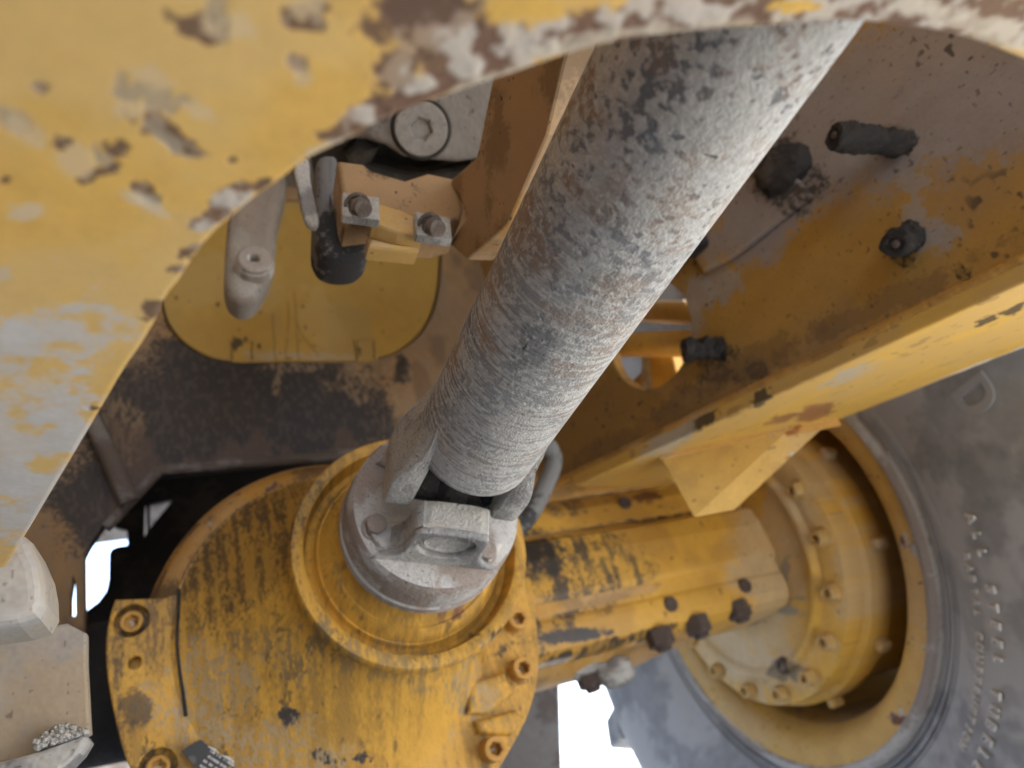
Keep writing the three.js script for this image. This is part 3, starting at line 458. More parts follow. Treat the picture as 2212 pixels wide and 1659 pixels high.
// ------------------------------------------------------------------ right wheel: tyre and rim
{
  const w = thing('loader_wheel', 'big loader wheel with yellow rim and dusty radial tyre', 'wheel');
  const sc = []; for (let i = 0; i < 46; i++) { const a = rnd() * Math.PI * 2, r = .40 + .27 * rnd(), L = .04 + .12 * rnd(), b = rnd() * Math.PI * 2; sc.push([r * Math.cos(a), r * Math.sin(a), r * Math.cos(a) + L * Math.cos(b), r * Math.sin(a) + L * Math.sin(b), .0006 + .0011 * rnd()]); }
  const tt = bake(1536, 1536, -.78, .78, -.78, .78, (x, y, c) => {   // x = z, y = y about the hub
    const n = fbm(x * 9, y * 9, 1301, 5), m = fbm(x * 70, y * 70, 1305, 4), r = Math.hypot(x, y);
    c[0] = .27; c[1] = .278; c[2] = .288; const k = .8 + .35 * m; c[0] *= k; c[1] *= k; c[2] *= k;
    mixc(c, [.43, .435, .44], .75 * ss(.43, .6, n + .15 * (m - .5))); mixc(c, [.15, .153, .158], .35 * ss(.6, .7, fbm(x * 14, y * 14, 1311, 4)));
    if (r > .39) { const wx = x + .006 * (fbm(x * 25, y * 25, 1321, 2) - .5), wy = y + .006 * (fbm(x * 25, y * 25, 1323, 2) - .5); for (const s of sc) { if (Math.abs(wx - s[0]) > .2 || Math.abs(wy - s[1]) > .2) continue; const dx = s[2] - s[0], dy = s[3] - s[1], t2 = clamp(((wx - s[0]) * dx + (wy - s[1]) * dy) / (dx * dx + dy * dy)), d = Math.hypot(wx - s[0] - dx * t2, wy - s[1] - dy * t2); mixc(c, [.42, .41, .39], .55 * ss(s[4] * 1.6, s[4] * .5, d) * ss(.3, .55, m)); } }
    c[3] = .82; c[4] = .5 + .25 * (m - .5);
  });
  const tuv = (g) => posUV(g, (p) => tt.uv(p.z - WZ, p.y - WY)), mt = matOf(tt, .0006);
  const side = [[.345, .93], [.352, .908], [.357, .899], [.361, .8965], [.364, .8985], [.3645, .9045], [.366, .9045], [.367, .8965], [.371, .8925], [.374, .8935], [.3755, .8975], [.378, .8925], [.3795, .8885], [.3808, .8885], [.383, .891], [.395, .886], [.41, .877], [.43, .868], [.47, .857], [.51, .850], [.56, .846], [.60, .847], [.635, .853], [.655, .861], [.668, .866], [.672, .872], [.688, .895], [.70, .93], [.705, 1.05], [.70, 1.25], [.672, 1.31], [.56, 1.335], [.36, 1.28]];
  const ty = part('tyre', tuv(crease(alongX(lathe(side, 160)).translate(0, WY, WZ), 28)), mt, w);
  for (let i = 0; i < 30; i++) for (const sgn of [0, 1]) {
    const a = (i + sgn * .5) / 30 * Math.PI * 2, g = new RoundedBoxGeometry(.23, .085, .075, 2, .012);
    const q = g.attributes.position; for (let k = 0; k < q.count; k++) if (q.getY(k) < 0) q.setZ(k, q.getZ(k) * 1.15);
    g.rotateY(sgn ? -.3 : .3).translate(sgn ? 1.20 : .98, .718, 0); g.applyMatrix4(new THREE.Matrix4().makeRotationX(a)).translate(0, WY, WZ); g.computeVertexNormals();
    part('tread_lug', tuv(g), mt, w);
  }
  const font = await new FontLoader().loadAsync('fonts/droid/droid_sans_bold.typeface.json');
  const write = (text, r, a0, a1, size, d, X) => {
    const gs = []; const n = text.length;
    [...text].forEach((ch, i) => {
      if (ch === ' ') return; const g = new TextGeometry(ch, { font, size, depth: d, curveSegments: 4, bevelEnabled: false }); g.computeBoundingBox(); g.translate(-(g.boundingBox.max.x + g.boundingBox.min.x) / 2, 0, 0);
      const a = mix(a0, a1, i / (n - 1)) * Math.PI / 180;
      const up = V(0, Math.sin(a), Math.cos(a)), rt = V(0, -Math.cos(a), Math.sin(a)), nx = V(-1, 0, 0), tilt = up.clone().addScaledVector(V(-1, 0, 0), X[1]).normalize(), nn = rt.clone().cross(tilt);
      g.applyMatrix4(new THREE.Matrix4().makeBasis(rt, tilt, nn).setPosition(X[0], WY + r * Math.sin(a), WZ + r * Math.cos(a))); gs.push(g);
    });
    return mergeGeometries(gs);
  };
  const ml = matOf(crustTile(1401, [.62, .61, .59], [.5, .5, .49], [.4, .4, .4], .5), .0004);
  part('lettering', boxUV(write('ALL STEEL TUBELESS', .4445, -11.5, -57.5, .0150, .003, [.8630, .40]), .2), ml, ty);
  part('lettering', boxUV(write('RADIAL CONSTRUCTION', .4185, -17.5, -51.5, .0118, .003, [.8732, .52]), .2), ml, ty);
  part('lettering', boxUV(write('D U', .512, 3.2, 9.8, .052, .003, [.8512, .1]), .2), mt, ty);
  const rim = lathe([[.284, .935], [.287, .925], [.295, .908], [.303, .899], [.312, .894], [.322, .8915], [.332, .8900], [.3385, .8895]], 160);
  part('rim', boxUV(alongX(rim).translate(0, WY, WZ)), matOf(paintTile(1451, .35, .12, .012), .0008), w);
  part('rim_barrel', boxUV(alongX(lathe([[.215, 1.16], [.25, 1.14], [.268, 1.08], [.276, 1.0], [.281, .95], [.284, .935]], 128)).translate(0, WY, WZ)), M.ochre, w);
  part('rim_flange', boxUV(crease(alongX(lathe([[.3385, .8895], [.341, .8855], [.3455, .8845], [.351, .886], [.3555, .8895], [.3575, .895], [.357, .905], [.345, .91]], 160)).translate(0, WY, WZ), 50)), matOf(crustTile(1481, [.46, .45, .43], [.24, .20, .18], [.12, .09, .08], .85, .42, .58), .0012), w);
  part('wheel_disc', boxUV(alongX(lathe([[.05, 1.17], [.2, 1.165], [.22, 1.155]], 64)).translate(0, WY, WZ)), M.ochre, w);
}

// ------------------------------------------------------------------ drive shaft with its joint
const J = V(.182, .759, -.521), SD = V(.0693, .0841, .994).normalize();
{
  const s = thing('drive_shaft', 'grey dusty steel drive shaft running up to the left wheel side from its universal joint', 'drive shaft');
  s.userData.label = 'grey dusty tubular drive shaft ending in a bolted universal joint';
  const ro = 15 * Math.PI / 180, n = EZZ.clone();
  const e1 = V(-Math.sin(ro), -Math.cos(ro), 0), e2 = V(Math.cos(ro), -Math.sin(ro), 0);      // joint axes of the flange yoke and the shaft yoke
  const f2 = e2.clone().addScaledVector(SD, -e2.dot(SD)).normalize(), f1 = SD.clone().cross(f2).normalize();   // shaft-side axes
  const R = .0456, L = .62;
  // tube: dust over dark steel, dragged round in streaks on one side, spotted on the other
  const tS = bake(1024, 1792, 0, 2 * Math.PI * R, 0, L, (x, y, c) => {
    const C = 2 * Math.PI * R, a = x / C, per = (f) => Math.round(C * f);
    const seamless = (f, sy, sd, o) => { const u = fbm(x * f, y * sy, sd, o); if (a < .9) return u; return mix(u, fbm((x - C) * f, y * sy, sd, o), ss(.9, 1, a)); };
    const n = seamless(30, 22, 1501, 4), m = seamless(420, 420, 1505, 3), st = seamless(26, 620, 1509, 4), bl = seamless(210, 300, 1513, 3), b2 = seamless(80, 170, 1515, 3), g = seamless(1100, 1100, 1517, 1), br = seamless(46, 60, 1521, 4);
    c[0] = .43; c[1] = .425; c[2] = .40; const k = .82 + .32 * m + .12 * (g - .5); c[0] *= k; c[1] *= k; c[2] *= k;
    const left = a > .5 ? ss(.97, .74, a + .12 * (n - .5)) : 0, worn = ss(.53, .63, bl * .55 + b2 * .25 + n * .28 - .043 + .055 * left + .02 * ss(.25, .5, y)), low = ss(.34, .12, y), strk = ss(.47, .6, st * .72 + n * .28) * low;
    mixc(c, [.085, .096, .112], Math.max(.82 * worn * (1 - .5 * low), (.4 + .42 * left) * strk));
    const smu = Math.hypot((a - .93) / .035, (y - .155) / .022) + .9 * (m - .5); mixc(c, [.10, .105, .11], .55 * ss(1.2, .6, smu));
    mixc(c, [.29, .205, .14], (.42 + .4 * left) * ss(.51, .66, br * .6 + st * .4 * low + bl * .4 * (1 - low)));
    mixc(c, [.52, .51, .49], .5 * ss(.55, .7, m));
    const sp = vn(x * 160, y * 160, 1531); if (sp > .975) { mixc(c, [.05, .045, .04], .8); c[4] -= .2; }
    c[3] = .9; c[4] = .5 + .4 * (m - .5) + .3 * (g - .5) - .18 * worn;
  });
  const g = new THREE.CylinderGeometry(R, R, L, 128, 64, true).translate(0, L / 2 + .066, 0);
  const gp = g.attributes.position; for (let i = 0; i < gp.count; i++) { const x = gp.getX(i), y = gp.getY(i), z = gp.getZ(i), w = 1 + .006 * (fbm(x * 60 + 3, y * 40 + z * 60, 1541, 3) - .5) + .0009 * (vn(x * 700 + 40, y * 500 + z * 700, 1543) - .5); gp.setXYZ(i, x * w, y, z * w); } g.computeVertexNormals();
  const basis = new THREE.Matrix4().makeBasis(f2, SD, f2.clone().cross(SD)).setPosition(J);
  g.applyMatrix4(basis); part('shaft_tube', g, matOf(tS, .001), s);
  const cap = lathe([[R * 1.0, .0675], [R * .99, .063], [R * .93, .060], [0, .0595]], 96).applyMatrix4(basis); part('tube_end', boxUV(cap), M.steel, s);
  // ears of the shaft yoke
  for (const k of [-1, 1]) {
    const ex = f2.clone().multiplyScalar(k), E = frame(J.clone().addScaledVector(ex, .055), SD.clone().multiplyScalar(-1), ex.clone().cross(SD.clone().multiplyScalar(-1)));
    const pts = smooth([[-.108, -.020], [-.092, -.026], [-.066, -.0285], [-.036, -.0285], [-.010, -.0285], [-.002, -.0272], [.0015, -.022], [.0025, 0], [.0015, .022], [-.002, .0272], [-.010, .0285], [-.036, .0285], [-.066, .0285], [-.092, .026], [-.108, .020]], 5);
    const g3 = boxUV(plate(E, pts, .022, { bevel: .004, seg: 4, curve: 8 }), .3), q3 = g3.attributes.position, vv = V();
    for (let i = 0; i < q3.count; i++) { vv.fromBufferAttribute(q3, i); const q = vv.clone().sub(J), sd = q.dot(SD), rr = q.dot(ex), d = -Math.max(0, rr - .0405) * ss(.028, .092, sd); vv.addScaledVector(ex, d); q3.setXYZ(i, vv.x, vv.y, vv.z); }
    part('yoke_ear', crease(g3, 40), M.steel, s);
    part('cross_pin', boxUV(cyl(.0165, .0165, J.clone().addScaledVector(ex, .012), J.clone().addScaledVector(ex, .036), 36), .3), M.grease, s);
  }
  part('joint_cross', boxUV(mergeGeometries([cyl(.0125, .0125, J.clone().addScaledVector(e2, -.04), J.clone().addScaledVector(e2, .04), 24), cyl(.0125, .0125, J.clone().addScaledVector(e1, -.04), J.clone().addScaledVector(e1, .04), 24), new THREE.SphereGeometry(.021, 32, 20).translate(J.x, J.y, J.z)])), M.grease, s);
  // companion flange and flange yoke
  const fz = -.671;
  part('flange', boxUV(crease(alongZ(lathe([[.066, .012], [.066, .036], [.0765, .046], [.0785, .049], [.0788, .056], [.0785, .0595], [.0765, .0612], [.0762, .0635], [.0775, .0655], [.0765, .085], [.0745, .1015], [.0725, .1045], [.069, .1055], [.045, .1052], [0, .1052]], 128)).translate(PIN.x, PIN.y, fz), 30), .3), M.flange, s);
  for (const k of [-1, 1]) {
    const ex = e1.clone().multiplyScalar(k), E = frame(V(PIN.x, PIN.y, fz).addScaledVector(ex, .0535), ex.clone().cross(n).negate(), n);       // x along e2, y towards the shaft, normal outwards
    const Ef = E.z.dot(ex) > 0 ? E : frame(V(PIN.x, PIN.y, fz).addScaledVector(ex, .0535), ex.clone().cross(n), n);
    const out = smooth([[-.056, .099], [-.050, .106], [-.040, .113], [-.0325, .126], [-.0305, .142], [-.0295, .160], [-.0265, .1685], [-.018, .1725], [0, .1735], [.018, .1725], [.0265, .1685], [.0295, .160], [.0305, .142], [.0325, .126], [.040, .113], [.050, .106], [.056, .099]], 5);
    const bore = circlePts(0, .146, .0225, 48);
    part('flange_ear', boxUV(plate(Ef, out, .0065, { bevel: .0028, seg: 4, holes: [bore] }), .3), M.steel, s);
    const Eb = frame(Ef.at(0, 0, -.0062), Ef.x, Ef.y); part('ear_body', boxUV(plate(Eb, out, .021, { bevel: .002, seg: 2 }), .3), M.steel, s);
    const foot = smooth([[-.0535, .1035], [-.042, .109], [-.02, .1165], [0, .1185], [.02, .1165], [.042, .109], [.0535, .1035]], 5);
    const cc = Ef.at(0, .146, -.0062); const bc2 = lathe([[.0222, -.004], [.0222, .0012], [.0205, .0022], [.0192, .0016], [.0182, .0024], [.0168, .0012], [0, .0004]], 48);
    bc2.applyMatrix4(new THREE.Matrix4().makeBasis(Ef.x, Ef.z, Ef.x.clone().cross(Ef.z)).setPosition(cc)); part('bearing_cap', boxUV(crease(bc2, 25), .3), M.steel, s);
    // raised saddle at the foot of the ear
    const sad = []; for (let i = -10; i <= 10; i++) { const t2 = i / 10; sad.push([t2 * .056, .0045 + .0 * t2]); }
    const fr2 = frame(V(PIN.x, PIN.y, fz + .112).addScaledVector(ex, 0), ex.clone().cross(n), ex);
    const sp = smooth([[-.058, .030], [-.050, .043], [-.036, .049], [-.02, .0475], [0, .046], [.02, .0475], [.036, .049], [.050, .043], [.058, .030], [.03, .02], [-.03, .02]], 5);
    part('ear_foot', boxUV(plate(fr2.z.z > 0 ? fr2 : frame(fr2.o, fr2.x.clone().negate(), fr2.y), sp, .012, { bevel: .005, seg: 4 }), .3), M.flange, s);
  }
  { // dust caked on the face of the lower ear
    const g = new THREE.PlaneGeometry(.050, .021, 120, 56), q = g.attributes.position; for (let i = 0; i < q.count; i++) { const x = q.getX(i), y = q.getY(i), e = ss(1, .75, Math.abs(x) / .025) * ss(1, .7, Math.abs(y) / .0105); q.setZ(i, e * (.0004 + .0009 * fbm(x * 900 + 9, y * 900, 1561, 2)) - (1 - e) * .001); } g.computeVertexNormals();
    g.applyMatrix4(new THREE.Matrix4().makeBasis(e1.clone().cross(n), n.clone().cross(e1.clone().cross(n)), n).setPosition(V(PIN.x, PIN.y, fz + .1728).addScaledVector(e1, .038)));
    part('dust_cake', boxUV(g, .3), matOf(crustTile(1571, [.40, .385, .35], [.31, .29, .25], [.25, .23, .2], .7), .0012), s);
  }
  const fb = hexHead(.0088, .0105, .9, .12);
  [[810, 1140], [1045, 1195]].forEach(([x, y], i) => { const p = hz(x, y, fz + .106); place(part('flange_bolt', fb, M.flange, s), V(p.x, p.y, fz + .1052), n).rotateY(i); const q = V(2 * PIN.x - p.x, 2 * PIN.y - p.y, fz + .1052); place(part('flange_bolt', fb, M.flange, s), q, n).rotateY(.5); });
}

// ------------------------------------------------------------------ hoses, added dark sheet, bracket and the gap on the left
{
  const h = thing('rubber_hose', 'dark bent hose just behind the joint end of the drive shaft', 'hose');
  part('hose_skin', boxUV(tube([hz(1150, 930, -.70), hz(1195, 985, -.72), hz(1172, 1060, -.73), hz(1120, 1140, -.74), hz(1040, 1180, -.76)], .011, 60, 20), .25), M.rubber, h);
  const p = thing('steel_pipe', 'pale grey pipe dropping from behind the near plate towards the cross wall lip', 'pipe');
  part('pipe_wall', boxUV(tube([hz(150, 820, -.93), hz(215, 940, -.93), hz(262, 1045, -.935), hz(280, 1085, -.94)], .0115, 30, 20)), M.casing, p);
  const gp = thing('dark_backing', 'black sheet added for the dark void behind the carrier with bright gaps', 'guard plate');  // black sheet added for the dark void; shade put into its colour
  const G = frame(V(0, 0, -1.32), EXX, EYY), q = (l) => l.map((a) => G.px(...a));
  part('dark_sheet', boxUV(plate(G, q([[-60, 900], [1000, 900], [1000, 1240], [700, 1240], [640, 1430], [-60, 1430]]), .01, { bevel: .001, holes: [
    q([[160, 1110], [242, 1126], [251, 1137], [262, 1140], [276, 1143], [277, 1178], [252, 1182], [242, 1187], [237, 1196], [236, 1252], [231, 1276], [214, 1300], [186, 1321], [140, 1340]]), q([[311, 1090], [318, 1089], [319, 1150], [310, 1164]]), q([[322, 1088], [376, 1078], [330, 1134], [322, 1146]])] })), M.sootAndDark, gp);
  // lower left bracket with a folded lip, gravel lying on the lip
  const B = frame(V(0, 0, -.62), EXX, EYY), b = thing('guard_bracket', 'grey tan dusty bracket with a chamfered corner at lower left', 'bracket');
  const bq = (l) => l.map((a) => B.px(...a));
  part('bracket_plate', boxUV(plate(B, bq([[-80, 1383], [0, 1367], [68, 1357], [145, 1346], [187, 1368], [187, 1433], [195, 1584], [90, 1640], [-80, 1700]]), .012, { bevel: .002 })), matOf(crustTile(1601, [.37, .33, .28], [.34, .24, .12], [.14, .11, .09], .5, .42, .66), .0006), b);
  part('bracket_lip', boxUV(plate(frame(V(0, 0, -.606), EXX, EYY), bq([[-80, 1690], [0, 1652], [97, 1626], [190, 1592], [197, 1603], [180, 1632], [158, 1655], [60, 1720], [-80, 1740]]), .03, { bevel: .003 })), M.steel, b);
  const gr = thing('gravel_heap', 'small heap of grey gravel lying on the lip of the lower left bracket', 'gravel'); gr.userData.kind = 'stuff';
  const stones = []; for (let i = 0; i < 620; i++) { const u = rnd(), v = Math.sqrt(rnd()), base = B.px(mix(85, 192, u), mix(1622, 1590, u)), hgt = .013 * Math.pow(Math.sin(Math.PI * clamp(.12 + u * .86)), .8); const r = .0009 + .0021 * rnd() * rnd(); const g = new THREE.IcosahedronGeometry(r, 0); g.scale(1, .7 + .4 * rnd(), 1); g.rotateX(rnd() * 6).rotateY(rnd() * 6).translate(base[0], base[1] + hgt * (1 - v) * .9, -.616 + .012 * rnd()); stones.push(g); }
  part('gravel', boxUV(mergeGeometries(stones)), M.steel, gr).userData.kind = 'stuff';
  const k = thing('dusty_block', 'grey dust covered end block under the near plate at left', 'block');
  const K = frame(V(0, 0, -.46), EXX, EYY);
  part('block_body', boxUV(plate(K, [[-90, 1120], [48, 1150], [66, 1165], [88, 1215], [96, 1260], [97, 1300], [80, 1330], [36, 1344], [-90, 1362]].map((a) => K.px(...a)), .05, { bevel: .008, seg: 4 })), matOf(crustTile(1611, [.44, .42, .39], [.36, .30, .21], [.2, .18, .15], .6, .44, .62), .0008), k);
  // dusty panel standing beyond the axle, left of the bright gap at the bottom
  const d = scene.getObjectByName('machine_body'), D = frame(V(0, 0, -2.0), EXX, EYY);
  part('front_panel', boxUV(plate(D, [[1040, 1380], [1206, 1380], [1210, 1500], [1216, 1720], [1040, 1720]].map((a) => D.px(...a)), .03, { bevel: .004 })), M.casing, d);
}

// ------------------------------------------------------------------ upper left: casing with plug, mounting bracket, boot, strap and link
{
  const c = thing('transmission_casing', 'dark dirty transmission casing with a large round hex socket plug', 'casing');
  const o = EYE.clone().addScaledVector(ray(910, 278), .74), nz = EYE.clone().sub(o).normalize().add(V(-.1, -.25, .1)).normalize();
  const C = frame(o, V(1, 0, 0).addScaledVector(nz, -nz.x), nz.clone().cross(V(1, 0, 0).addScaledVector(nz, -nz.x))), cp = (l) => l.map((a) => C.px(...a));
  part('casing_wall', boxUV(plate(C, cp([[790, 300], [830, 312], [870, 338], [920, 344], [985, 350], [1120, 330], [1180, 60], [760, 60], [730, 300]]), .06, { bevel: .006, seg: 3 })), M.casing, c);
  const plug = lathe([[0, -.0006], [.0105, -.0006], [.0105, .007], [.012, .0085], [.0255, .0085], [.0272, .007], [.0274, 0]], 48), hexg = socketHead(.0272, .0085, .0118);
  place(part('plug', hexg, matOf(crustTile(1701, [.24, .225, .20], [.16, .13, .11], [.05, .04, .04], .6), .0008), c), o, C.z);
  part('plug_seat', boxUV(lathe([[.0280, .0005], [.0285, .0018], [.0305, .002], [.0315, 0]], 48).applyMatrix4(new THREE.Matrix4().makeBasis(C.x, C.z, C.x.clone().cross(C.z)).setPosition(o))), M.sootAndDark, c);
  const C2 = frame(C.at(0, 0, -.03), C.x, C.y);
  part('casing_foot', boxUV(plate(C2, [[770, 290], [815, 320], [800, 350], [850, 362], [905, 372], [985, 360], [1020, 350], [1010, 420], [780, 420], [730, 330]].map((a) => C2.px(...a)), .06, { bevel: .01, seg: 3 })), M.sootAndDark, c);
  const C3 = frame(C.at(0, 0, -.1), C.x, C.y);
  part('casing_back', boxUV(plate(C3, [[650, 250], [1120, 180], [1090, 450], [690, 450]].map((a) => C3.px(...a)), .05, { bevel: .01 })), M.sootAndDark, c);
  // bracket: broad cheek, arm, clamp bars and bolts
  const b = thing('mounting_bracket', 'heavy ochre mounting bracket beside the drive shaft with an arm to the left', 'bracket');
  const XB = .215, CH = frame(V(XB, 0, 0), V(0, 0, 1), EYY);             // inboard face, normal -x
  const chq = (l) => l.map((a) => CH.px(...a));
  part('cheek', boxUV(plate(CH, chq([[1085, 60], [1250, 20], [1213, 139], [1178, 290], [1094, 484], [1007, 561], [971, 526], [1010, 465], [990, 420], [968, 400], [978, 384], [1026, 342], [1033, 320]]), .026, { bevel: .0025 })), matOf(paintTile(1721, .5, .5, .0, [.42, .215, .04]), .0008), b);
  const AF = frame(V(0, 0, -.43), EXX, EYY), afq = (l) => l.map((a) => AF.px(...a));
  part('arm', boxUV(plate(AF, afq([[730, 345], [785, 352], [805, 368], [875, 388], [925, 372], [985, 385], [1010, 420], [995, 475], [950, 488], [915, 486], [870, 472], [812, 452], [752, 458], [742, 430]]), .045, { bevel: .004, seg: 3 })), M.grimy, b);
  const CB = frame(V(0, 0, -.422), EXX, EYY), cbq = (l) => l.map((a) => CB.px(...a));
  part('clamp_bar', boxUV(plate(CB, cbq([[808, 434], [866, 452], [920, 478], [913, 512], [860, 500], [805, 480]]), .022, { bevel: .003 })), M.dusty, b);
  part('clamp_bar', boxUV(plate(frame(V(0, 0, -.436), EXX, EYY), cbq([[800, 486], [860, 500], [915, 506], [912, 517], [803, 505]]), .02, { bevel: .003 })), M.dusty, b);
  const hb = hexHead(.0085, .010, .78, .9);
  for (const [x, y, wpx] of [[777, 458, 30], [934, 500, 34]]) {
    const p = hz(x, y, -.415); const pl = part('washer_plate', boxUV(new RoundedBoxGeometry(.030, .026, .010, 2, .002).rotateZ(-.15).translate(p.x + .002, p.y + .006, p.z - .004), .25), M.steel, b);
    place(part('clamp_bolt', hb, M.casing, b), V(p.x - .001, p.y + .006, p.z), V(.05, -.75, .65));
  }
  // black boot
  const r = thing('rubber_boot', 'black curved rubber boot hanging below the bracket arm', 'boot'), RB = frame(V(0, 0, -.48), EXX, EYY);
  const rq = (l) => l.map((a) => RB.px(...a));
  part('boot_skin', boxUV(plate(RB, smooth(rq([[690, 330], [684, 400], [680, 470], [682, 512], [700, 538], [735, 549], [775, 547], [798, 530], [805, 500], [800, 478], [770, 470], [748, 440], [735, 390], [728, 330]]), 6, true), .05, { bevel: .012, seg: 6 }), .25), M.rubber, r);
  const st = thing('steel_strap', 'narrow pale grey strap end hanging left of the black boot', 'strap'), SB = frame(V(0, 0, -.455), EXX, EYY);
  part('strap_end', boxUV(plate(SB, smooth([[638, 340], [646, 420], [656, 466], [668, 484], [684, 488], [690, 476], [684, 440], [672, 390], [664, 340]].map((a) => SB.px(...a)), 5, true), .008, { bevel: .003, seg: 3 }), .25), M.steel, st);
  // link with a bolted end
  const l = thing('link_arm', 'grey dusty link arm with rounded end and bored boss in front of the cover', 'link'), LB = frame(V(0, 1.05, -.66), EXX, EYY);
  const lq = (l2) => l2.map((a) => LB.px(...a));
  part('link_bar', boxUV(plate(LB, smooth(lq([[500, 360], [494, 440], [485, 560], [484, 600], [494, 628], [518, 643], [545, 640], [568, 615], [592, 560], [600, 480], [612, 360]]), 6, true), .05, { bevel: .014, seg: 6 })), M.link, l);
  const lc = LB.px(549, 578), bm = new THREE.Matrix4().makeBasis(LB.x, LB.z, LB.x.clone().cross(LB.z)).setPosition(LB.at(lc[0], lc[1], .002));
  part('boss', boxUV(crease(lathe([[0, .004], [.0055, .004], [.006, .0125], [.0075, .0145], [.0165, .0145], [.0185, .0125], [.019, .008], [.0205, .007], [.0215, .004], [.0215, -.004]], 48), 30).applyMatrix4(bm), .3), M.bare, l);
}

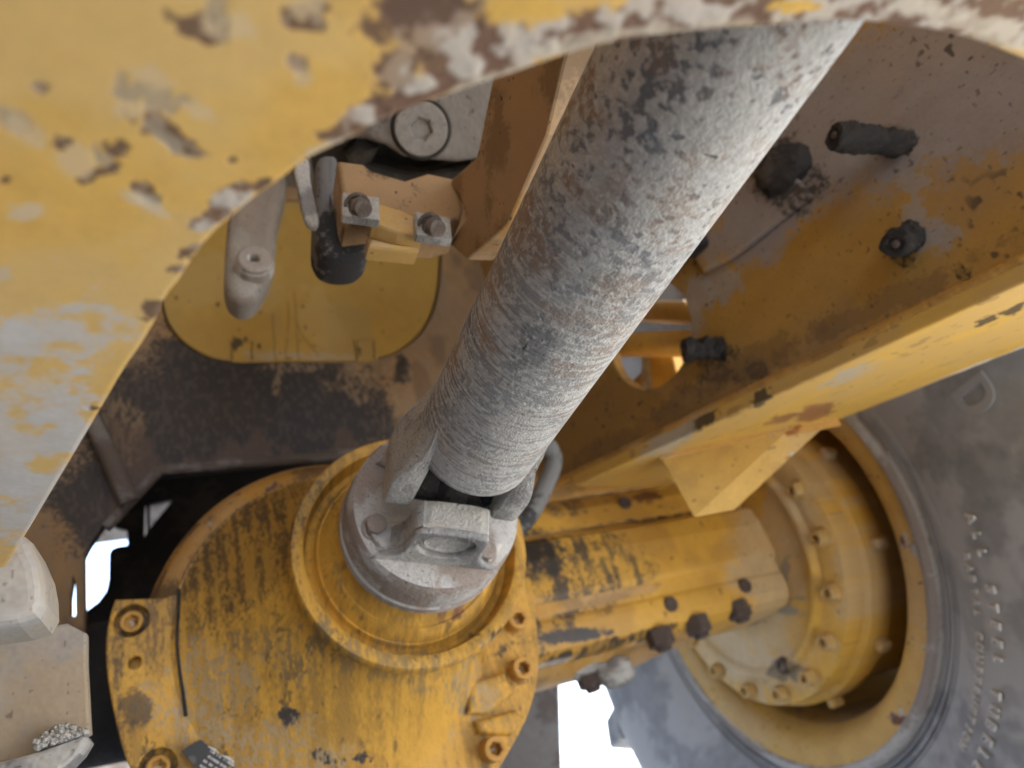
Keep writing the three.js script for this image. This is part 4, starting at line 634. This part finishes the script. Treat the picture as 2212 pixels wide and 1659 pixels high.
// ------------------------------------------------------------------ near hitch plate, close over the lens
{
  const Y = .716, HP = frame(V(0, Y, 0), EXX, V(0, 0, 1));          // normal faces down
  const hp = (x, y) => HP.px(x, y);
  const edge = [[-80, 1380], [20, 1216], [64, 1146], [122, 1049], [213, 897], [274, 794], [306, 749], [342, 687], [364, 639], [383, 617], [409, 577], [458, 513], [495, 480], [560, 425], [597, 401], [671, 346], [768, 300], [823, 266], [936, 223], [1097, 168], [1262, 113], [1371, 91], [1561, 67], [1751, 54], [1854, 51], [1979, 63], [2093, 87], [2212, 133], [2330, 190]].map((a) => hp(...a));
  const Ph = patches(HP, [
    [440, 60, 62, 26, 20, 'brown', .9], [470, 30, 24, 40, 0, 'grey', .9], [500, 60, 55, 30, 10, 'tan', .8], [655, 30, 55, 34, 10, 'brown', .8], [668, 12, 36, 24, 0, 'tan', .8], [638, 138, 26, 20, 30, 'brown', .9], [655, 165, 20, 20, 0, 'tan', .9],
    [330, 205, 80, 26, 15, 'grey', .9], [330, 170, 40, 24, 20, 'tan', .8], [280, 235, 40, 20, 0, 'tan', .9], [430, 240, 40, 18, 20, 'tan', .9], [355, 285, 74, 26, 38, 'brown', .9], [360, 300, 60, 14, 38, 'grey', .9], [250, 325, 34, 18, -10, 'brown', .9], [225, 345, 40, 16, 40, 'grey', .9], [215, 372, 50, 12, -20, 'brown', .9], [160, 350, 45, 30, 60, 'tan', .9],
    [310, 410, 27, 20, 20, 'brown', 1], [330, 430, 20, 12, 0, 'grey', .9], [85, 190, 18, 12, 0, 'brown', .9], [25, 260, 45, 22, 30, 'grey', .9], [60, 280, 70, 22, 45, 'tan', .8], [10, 390, 10, 8, 0, 'brown', .8], [500, 345, 9, 7, 0, 'brown', .8], [130, 310, 20, 14, 0, 'brown', 1.1], [60, 460, 40, 18, 0, 'pale', 1], [320, 445, 60, 12, 25, 'pale', 1],
    [510, 425, 62, 26, -25, 'mott', .6], [470, 460, 60, 22, -35, 'mott', .7], [565, 400, 26, 10, -30, 'brown', .8], [412, 540, 38, 9, -18, 'brown', .9], [392, 582, 26, 8, 0, 'brown', 1], [330, 668, 34, 22, -25, 'brown', 1], [205, 882, 18, 5, 10, 'brown', 1], [420, 580, 12, 20, 0, 'brown', 1],
    [760, 270, 90, 26, -28, 'brown', .8], [700, 322, 55, 14, -28, 'pale', .9], [880, 215, 150, 30, -25, 'mott', .6], [1000, 165, 170, 30, -17, 'mott', .6], [1060, 175, 110, 14, -18, 'pale', .9], [860, 160, 60, 40, -35, 'brown', .9], [940, 60, 150, 70, 10, 'brown', .8], [930, 20, 130, 40, 0, 'brown', .8], [1010, 110, 120, 50, -20, 'mott', .7], [1180, 90, 170, 36, -14, 'mott', .6], [1300, 70, 200, 30, -8, 'mott', .6], [1260, 95, 120, 14, -15, 'pale', .8],
    [1500, 30, 260, 44, -4, 'mott', .5], [1500, 55, 200, 14, -6, 'pale', .8], [1800, 20, 300, 40, 0, 'mott', .5], [2050, 30, 260, 60, 10, 'mott', .5], [2120, 60, 160, 30, 20, 'pale', .8], [1720, 15, 60, 14, 0, 'yel', 1], [1120, 20, 90, 26, 0, 'yel', .7],
    [60, 950, 110, 190, 25, 'film', .9], [20, 760, 60, 60, 30, 'film', 1], [120, 880, 50, 60, 30, 'film', 1], [30, 1110, 120, 80, 20, 'film', .6], [0, 590, 26, 22, 0, 'pale', .9], [170, 830, 30, 34, 30, 'film', 1.1], [150, 960, 60, 60, 30, 'film', .9], [40, 1040, 80, 40, 0, 'film', .6],
  ]);
  const th = bake(1300, 1300, -.24, .36, -.50, .10, (x, z, c) => {
    const n = fbm(x * 14, z * 14, 1801, 5), m = fbm(x * 120, z * 120, 1805, 4), g = vn(x * 600, z * 600, 1807), s2 = fbm(x * 18, z * 60, 1809, 4);
    c[0] = .62; c[1] = .38; c[2] = .09; const k = .88 + .18 * m + .08 * (g - .5); c[0] *= k; c[1] *= k; c[2] *= k; c[3] = .55;
    mixc(c, [.56, .43, .22], .35 * ss(.46, .62, n + .2 * (s2 - .5)));
    for (const b of Ph) {
      const e = patchAt(b, x, z, 1811); if (e <= 0) continue; const w = fbm(x * 150, z * 150, 1821, 4);
      if (b.kind === 'brown') { mixc(c, mixT([.12, .068, .045], [.30, .22, .16], ss(.5, .68, w)), .92 * e); c[4] -= .25 * e; }
      else if (b.kind === 'grey') { mixc(c, [.33, .27, .19], .8 * e); c[4] -= .15 * e; }
      else if (b.kind === 'tan') mixc(c, [.55, .42, .25], .7 * e);
      else if (b.kind === 'pale') mixc(c, [.50, .44, .34], .65 * e);
      else if (b.kind === 'yel') mixc(c, [.62 * k, .38 * k, .085 * k], e);
      else if (b.kind === 'mott') { mixc(c, mixT([.15, .085, .055], [.46, .41, .35], ss(.45, .62, w)), .95 * e); c[4] += e * .5 * (w - .6); }
      else { const f = e * ss(.32, .52, s2 * .5 + m * .5); mixc(c, [.48 * k, .46 * k, .43 * k], .88 * f); }
      c[3] = mix(c[3], .92, e);
    }
    c[4] += .15 * (m - .5);
  });
  const o = thing('hitch_plate', 'yellow hitch plate with rust chipped curved edge close to the lens', 'plate');
  part('plate_sheet', posUV(plate(HP, [...smooth(edge, 3), [.62, -.08], [.62, .55], [-.6, .55], [-.6, -.42]], .018, { bevel: .0025, seg: 3 }), (p) => th.uv(p.x, p.z)), matOf(th, .0012), o);
}

// ------------------------------------------------------------------ draw
const renderer = new THREE.WebGLRenderer({ antialias: true });
renderer.setSize(1024, 768);
renderer.toneMapping = THREE.LinearToneMapping; renderer.toneMappingExposure = EXPOSURE;
renderer.shadowMap.enabled = true; renderer.shadowMap.type = THREE.PCFSoftShadowMap;
renderer.render(scene, camera);
